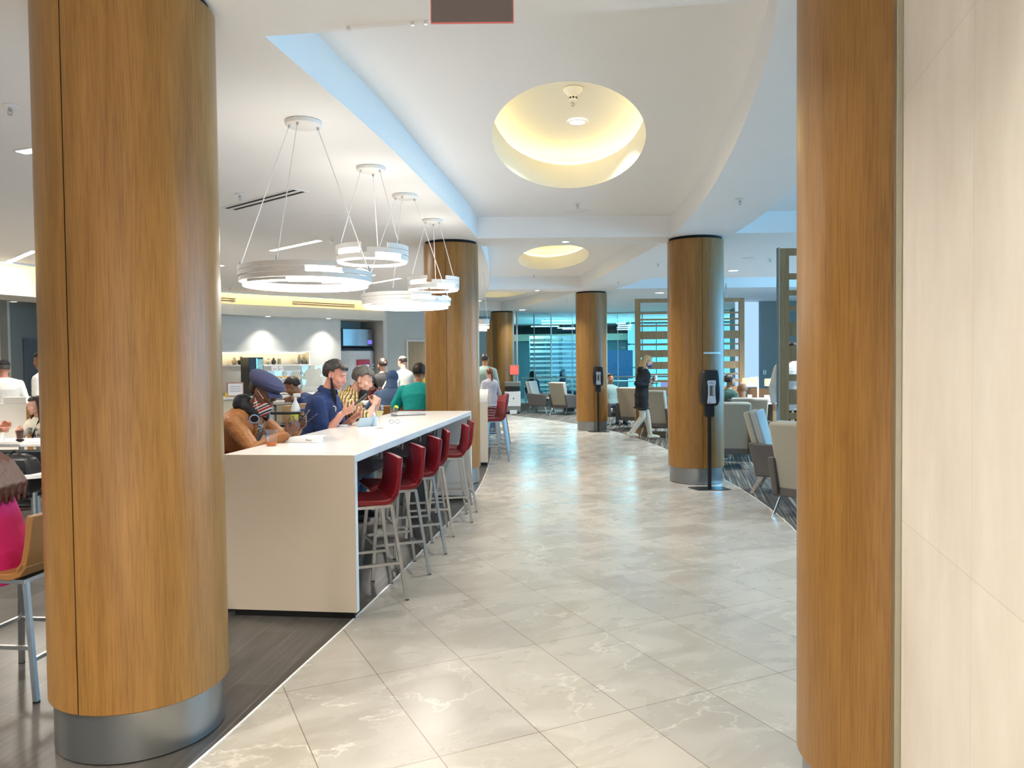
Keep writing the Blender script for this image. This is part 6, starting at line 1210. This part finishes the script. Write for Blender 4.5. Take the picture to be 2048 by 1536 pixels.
b = MB(); b.tube([hs((.078, -.012, .02)), hs((.082, .004, -.0)), hs((.080, .0, -.05))], .0018, 5); b.build('ear_loop', 'blackf', mk_)
b = MB(); b.tube([hs((.045, .09, -.27)), hs((.05, .13, -.33)), hs((.045, .115, -.37)), hs((.04, .08, -.34)), hs((.042, .09, -.28))], .0022, 6); b.build('ear_loop', 'blackf', mk_, smooth=True)
q = C1 + up_ * .055 * s + X * .095 + fw_ * .125; nn = (X * .55 + fw_ * .85).normalized(); b = MB(); b.T = Matrix.Translation(q) @ frame(nn, up_)
b.lathe([(.030, .004), (.038, .004), (.038, .0065), (.030, .0065), (.030, .004)], 28); em = b.build('emblem', 'paper', r_)
b = MB(); b.T = Matrix.Translation(q) @ frame(nn, up_); b.box(-.022, .0, -.012, .018, .004, .0065); b.box(-.004, .022, -.022, -.006, .004, .0065); b.box(.006, .02, .004, .014, .004, .0065); b.build('emblem_mark', 'paper', em)
phone_obj('black smartphone held up by the man in the navy polo', at(720, 800, 7.12), Vector((.8, .1, .6)), Vector((-.6, -.3, .75)), .078, .16)

# 3 man in plaid ----------------------------------------------------------
WR = at(748, 812, 8.2); WL = at(754, 812, 8.45); fc = 96
I = person('grey-haired man in a yellow plaid shirt looking down, black mask under his chin', (-1.93, 8.1), fc, 1.86, seat=.75, lean=.22, bow=.30, head=(.25, 0, 0), wr=WR, wl_=WL, hdR=(Vector((.2, .3, .9)), Vector((-.5, .6, .1))), hdL=(Vector((.2, -.2, .9)), Vector((-.5, -.6, .1))), curl=.8, skin='skinl', topm='plaid', sleeve=.42, bottom='khaki', hair='short', hairm='hairgr', vox=.0075, elbR=(.75, -.25, -1), elbL=(.6, .3, -1), build_=1.05, belly=.05, collar=True, hem=.02)
r_ = I['root']; hs = I['hs']
b = MB(); b.ell(hs((0, .070, -.118)), (.058, .045, .05)); b.ell(hs((0, .06, -.16)), (.05, .035, .05)); b.build('face_mask', 'blackf', r_, smooth=True)
b = MB(); b.tube([hs((.055, .05, -.10)), hs((.080, .0, .01)), hs((.070, -.005, -.05)), hs((.05, .03, -.13))], .002, 5); b.build('ear_loop', 'blackf', r_)
# behind the counter -----------------------------------------------------
person('person in a navy sweatshirt leaning on folded arms behind the navy-shirted man', (-2.52, 10.15), 262, 1.72, seat=.70, lean=.35, bow=.25, head=(.3, 0, 0), wr=at(588, 800, 10.0), wl_=at(600, 797, 9.8), skin='skinm', topm='navy', hair='short', hairm='hairdk', vox=.0125, build_=1.05)
person('person in a teal T-shirt seated with back turned beside the second column', (-1.36, 10.95), 6, 1.84, seat=.70, lean=.12, bow=.12, wr=(-1.12, 11.35, 1.08), wl_=(-1.62, 11.35, 1.08), skin='skinm', topm='teal', sleeve=.4, bottom='denim', hair='short', hairm='hairdk', vox=.0115, build_=1.22, belly=.03)
person('person in a slate-blue hoodie with the hood up, seated with back turned', (-1.83, 11.45), 2, 1.74, seat=.66, lean=.16, bow=.14, head=(.2, 0, 0), wr=(-1.6, 11.85, 1.08), wl_=(-2.02, 11.85, 1.08), elbL=(-.8, -.2, -.6), skin='skinm', topm='bluehood', bottom='denim', hood='bluehood', vox=.0115, build_=1.12)
dup(st, (-1.36, 10.85, 0), 0, 'red bar stool under the person in teal beside the second column', 'bar stools at the high communal table'); dup(st2, (-1.83, 11.35, 0), 0, 'tan bar stool under the person in the slate-blue hoodie', 'bar stools at the high communal table', 1.12)
t = thing('high_table', 'white high communal table in front of the hooded and teal-clad people', 'table', (-1.9, 12.0, 0)); b = MB(); b.box(-.75, .52, -.25, .35, 1.0, 1.05); b.build('table_top', 'white', t, bevel=.006)
for x in (-.7, .46): b = MB(); b.box(x - .03, x + .03, -.2, .3, 0, 1.0); b.build('leg_panel', 'white', t)
I = person('dark-haired person in a maroon hoodie facing the camera across the high table', (-2.22, 12.75), 195, 1.70, seat=.70, lean=.25, bow=.3, head=(.5, 0, 0), wr=(-2.35, 12.3, 1.08), wl_=(-2.1, 12.3, 1.08), skin='skinm', topm='maroonf', hair='bob', hairm='hairdk', vox=.0125)
text('lettering', 'M', .16, I['C1'] + I['fw'] * .145 + I['up'] * .02, (pi / 2, 0, pi), mat('gold_print', (.6, .42, .12), .6), I['root'], .001)
I = person('woman in black with a dark bun, mask and shoulder strap, standing by the drink machine', (-2.48, 14.8), -40, 1.73, skin='skinl', topm='blackf', hair='bun', hairm='hairdk', mask='blackf', vox=.0125)
b = MB(); N1, C1, W1, X, fw_, up_ = I['N1'], I['C1'], I['W1'], I['X'], I['fw'], I['up']; b.tube([N1 + X * .10 - fw_ * .02 + up_ * .03, C1 + X * .06 - fw_ * .145 + up_ * .06, C1 - X * .02 - fw_ * .15, W1 - X * .13 - fw_ * .12], .018, 6); b.build('shoulder_strap', 'khaki', I['root'], smooth=True)
person('balding man in a grey shirt and white mask standing by the wooden door', (-2.17, 15.5), -52, 1.79, head=(.12, 0, 0), skin='skinl', topm='greyshirt', sleeve=1, bottom='denim', hair='bald', hairm='hairdk', mask='paper', vox=.0125)
person('person in a yellow cap and pink top mostly hidden behind the one in teal', (-1.62, 13.3), 20, 1.66, seat=.72, skin='skinl', topm='pinkt' if 'pinkt' in M else 'redpl', hair='short', hairm='ygrey', cap_='ygrey', vox=.0135, legs=False) if False else None
M['pinkt'] = mat('pink_jersey', (.75, .25, .25), .8)
person('person in a bright yellow cap behind the one in teal', (-1.62, 13.4), 15, 1.68, seat=.70, skin='skinl', topm='pinkt', hair='short', hairm='hairdk', hood='ygrey', vox=.0135)
# left dining ------------------------------------------------------------
person('man in a white shirt and black cap standing with back turned at the left edge', (-7.95, 12.0), 318, 1.75, skin='skinr', topm='whiteshirt', bottom='denim', hair='buzz', hairm='hairgr', cap_='blackf', vox=.0125, build_=1.12)
person('man with curly dark hair in a white T-shirt standing behind the left tables', (-5.52, 9.75 - .1), 268, 1.83, head=(.12, 0, 0), skin='skinm', topm='whiteshirt', sleeve=.4, hair='afro', hairm='hairdk', vox=.0115) if False else person('man with curly dark hair in a white T-shirt standing behind the left tables', (-6.9, 11.35), 268, 1.86, head=(.12, 0, 0), skin='skinm', topm='whiteshirt', sleeve=.45, hair='afro', hairm='hairdk', vox=.0115)
I = person('woman in a cream hoodie with long dark hair, holding a dark cup', (-6.12, 10.05), 196, 1.66, seat=.42, lean=.12, bow=.12, head=(.1, .15, 0), wr=at(33, 862, 9.55), hdR=(Vector((.5, -.5, .1)), Vector((.6, .5, 0))), wl_=(-5.75, 9.55, .80), skin='skinl', topm='creamf', hair='long', hairm='hairdk', vox=.0095, legs=True, det=False)
for k, (sx, q) in enumerate((('W', .05), ('UN', -.03))): text('lettering', ('W  K', 'UN A')[k], .065, I['C1'] + I['fw'] * .145 + I['up'] * q, ((Matrix.Rotation(pi, 3, 'Z') @ Matrix.Rotation(pi / 2 + .2, 3, 'X')).to_euler()), 'ink', I['root'], .001)
b = MB(); N1, C1, W1, X, fw_, up_ = I['N1'], I['C1'], I['W1'], I['X'], I['fw'], I['up']; b.tube([N1 - X * .08 + fw_ * .09, C1 + fw_ * .15, W1 + X * .12 + fw_ * .13], .009, 6); b.build('bag_strap', 'blackf', I['root'], smooth=True)
q = at(39, 868, 9.45); t = thing('drink_cup', 'clear cup of dark drink with a black lid in the hand of the cream-hoodie woman', 'cup', (q.x, 9.45, .751)); b = MB(); b.lathe([(.001, 0), (.03, 0), (.045, .11), (.001, .11)], 20); b.build('cup_body', mat('cola', (.06, .025, .02), .2), t, smooth=True); b = MB(); b.lathe([(.046, .11), (.046, .125), (.001, .125)], 20); b.build('rim', 'cup', t, smooth=True)
o = MB().ell((0, 0, .02), (.05, .035, .02), n=12, m=8).build('small_dish', 'black', smooth=True); q = at(40, 875, 9.15); o.location = (q.x, 9.15, .751); tag(o, 'small black dish on the far left table in front of the cup', 'dish')
o = MB().lathe([(.001, 0), (.02, 0), (.02, .08), (.001, .08)], 14).build('bottle', 'paper', smooth=True); q = at(7, 868, 9.3); o.location = (q.x, 9.3, .751); tag(o, 'small white bottle with a blue label at the left edge of the far table', 'bottle')
person('person with ruddy forearms resting on the table, cut off by the left edge', (-6.15, 8.75), 75, 1.75, seat=.42, lean=.2, wr=at(-8, 862, 9.0), wl_=at(2, 850, 9.1), hdR=(Vector((.9, .1, .2)), Vector((0, .6, -.5))), skin='skinr', topm='greyshirt', sleeve=.5, hair='short', hairm='hairdk', vox=.012)
I = person('woman in a magenta top with long chestnut hair at the lower left', (-2.66, 3.93), 266, 1.70, seat=.61, lean=.22, bow=.22, head=(.2, 0, 0), wr=(-3.15, 3.75, 1.0), wl_=(-3.15, 4.1, 1.0), skin='skinl', topm='magenta', sleeve=.45, bottom='blackf', vox=.0085, build_=1.05, hair='long', hairm='hairbr')
N1, C1, W1, X, fw_, up_ = I['N1'], I['C1'], I['W1'], I['X'], I['fw'], I['up']
b = MB()
for k in range(13):
    x = -.12 + .020 * k; pts = [N1 + X * x * .5 - fw_ * .05 + up_ * .14, N1 + X * x - fw_ * .10 + up_ * .0, C1 + X * x * 1.1 - fw_ * .150 + up_ * .05, C1 + X * x * 1.05 - fw_ * .158 - up_ * .08, W1 + X * x * .9 - fw_ * .145 + up_ * (.03 + .015 * (k % 3))]
    for i in range(4): b.cap(pts[i], pts[i + 1], (.024, .028, .026, .022)[i], (.028, .026, .022, .008)[i], 8)
finish(b, 'hair_length', 'hairbr', I['root'], .006, 3, .5, wr=.0018, wf=22)
# right side -------------------------------------------------------------
wR = at(1305, 762, 15.85); wL = at(1300, 756, 16.2)
I = person('blond woman in a long black hoodie and blue mask walking right past the lounge chairs', (2.66, 15.75), 84, 1.75, lean=.05, bow=.10, head=(.22, .1, 0), wr=at(1296, 771, 15.6), hdR=(Vector((1, 0, .2)), Vector((0, .2, 1))), wl_=at(1298, 762, 15.85), hdL=(Vector((1, 0, .4)), Vector((0, -.5, .5))), elbR=(-.9, -.2, -.5), elbL=(-.9, .3, -.5), ankR=(2.42, 15.66, .14), ankL=(2.86, 15.86, .085), skin='skinl', topm='blackf', hem=.12, bottom='khaki', shoem='khaki', hair='bob', hairm='hairbl', mask='bluemask', vox=.0095, topn='hoodie')
N1, fw_, up_ = I['N1'], I['fw'], I['up']; b = MB(); b.ell(N1 - fw_ * .09 - up_ * .03, (.11, .06, .08)); b.ell(N1 - fw_ * .06 + up_ * .03, (.09, .07, .05)); finish(b, 'hood', 'blackf', I['root'], .01, 3)
o = MB().lathe([(.001, 0), (.03, 0), (.04, .11), (.001, .11)], 18).build('paper_cup', 'paper', smooth=True); o.location = at(1311, 759, 15.8) + Vector((0, 0, -.02)); tag(o, 'white paper cup in the hand of the walking woman', 'cup')
phone_obj('phone in the hand of the walking woman', at(1309, 767, 15.6), Vector((1, 0, .1)), Vector((0, -.1, 1)), .075, .15)
person('bald man in a dark jacket seated with back turned right of the third column', (3.92, 13.0), 8, 1.78, seat=.34, lean=.02, bow=.08, head=(.12, .15, 0), skin='skinm', topm='blackf', bottom='blackf', vox=.0115, build_=1.18, wr=(4.15, 13.45, .60), wl_=(3.7, 13.45, .60), sh_up=.02)
person('person in dark green leaning beside the screen, half hidden by the third column', (4.12, 14.7), 70, 1.75, seat=.45, lean=.1, skin='skinm', topm=mat('dark_green_shirt', (.02, .06, .05), .9), hair='short', hairm='hairdk', vox=.013)
person('person in a white shirt and black trousers standing behind the tall slatted screen', (4.44, 12.1), 200, 1.90, skin='skinl', topm='whiteshirt', bottom='blackf', hair='short', hairm='hairdk', vox=.0125, build_=1.1)
person('person in grey with denim seated in the dark chair behind the fourth column', (2.56, 19.7), 150, 1.74, seat=.40, lean=-.1, skin='skinm', topm='sage', bottom='denim', hair='short', hairm='hairdk', vox=.013)
person('man in a grey-green shirt standing with back turned beyond the far counter', (-.62, 17.5), 10, 1.83, skin='skinm', topm='sage', bottom='denim', hair='buzz', hairm='hairdk', vox=.0125, build_=1.1)
person('girl with a brown ponytail in a pale lilac top standing beyond the far counter', (-.48, 17.0), -30, 1.50, skin='skinl', topm='lilac', bottom='denim', hair='pony', hairm='hairbr', mask='paper', vox=.0115)
person('person in a dark coat seated beyond the glass near the printer', (.72, 27.0), 30, 1.72, seat=.42, skin='skinm', topm='denim', bottom='denim', hair='long', hairm='hairdk', vox=.016)
person('person with dark hair reading beyond the glass behind the lounge chairs', (1.82, 27.6), 110, 1.72, seat=.45, skin='skinl', topm='denim', bottom='denim', hair='bob', hairm='hairdk', vox=.016)
for (x, y, w_, d_, h_, m_, lab) in [(1.3, 28.4, 1.6, .5, .75, 'white', 'white table beyond the glass behind the two seated people'), (4.0, 28.2, 2.2, .6, .9, 'white', 'white counter beyond the glass behind the wide slatted screen')]:
    t = thing('reading_table', lab, 'table', (x, y, 0)); b = MB(); b.box(-w_ / 2, w_ / 2, -d_ / 2, d_ / 2, h_ - .04, h_); b.build('table_top', m_, t); 
    for sx in (-1, 1): b = MB(); b.box(sx * w_ / 2 - .04, sx * w_ / 2 + .04, -d_ / 2, d_ / 2, 0, h_ - .04); b.build('leg_panel', m_, t)
# suitcase handle and bags by the lounge chairs
t = thing('suitcase', 'dark trolley suitcase with a raised handle behind the lounge chairs', 'suitcase', (at(1138, 800, 24.3).x, 24.3, 0)); b = MB(); b.box(-.17, .17, -.12, .12, .04, .60); b.build('shell', 'black', t, bevel=.03)
b = MB(); b.tube([(-.09, 0, .6), (-.09, 0, 1.05), (.09, 0, 1.05), (.09, 0, .6)], .012, 8); b.build('pull_handle', 'steel', t)
t = thing('duffel_bag', 'black duffel bag on the chair behind the walking woman', 'bag', (2.98, 18.42, .445), -.5); b = MB(); b.ell((0, 0, .15), (.21, .15, .15), n=20, m=12); b.build('bag_body', 'black', t, smooth=True); b = MB(); b.tube([(-.1, 0, .27), (-.08, 0, .38), (.08, 0, .38), (.1, 0, .27)], .012, 8); b.build('carry_handle', 'black', t)
t = thing('tote_bag', 'white tote bag on the counter beyond the glass', 'bag', (3.3, 28.1, .91)); b = MB(); b.rings([[(x * w_, y * w_, z) for x, y in ((-.2, -.08), (.2, -.08), (.2, .08), (-.2, .08))] for z, w_ in ((0, .9), (.1, 1), (.35, .8))]); b.build('bag_body', 'white', t, bevel=.02); b = MB(); b.tube([(-.08, 0, .34), (0, 0, .45), (.08, 0, .34)], .012, 6); b.build('strap', 'white', t)
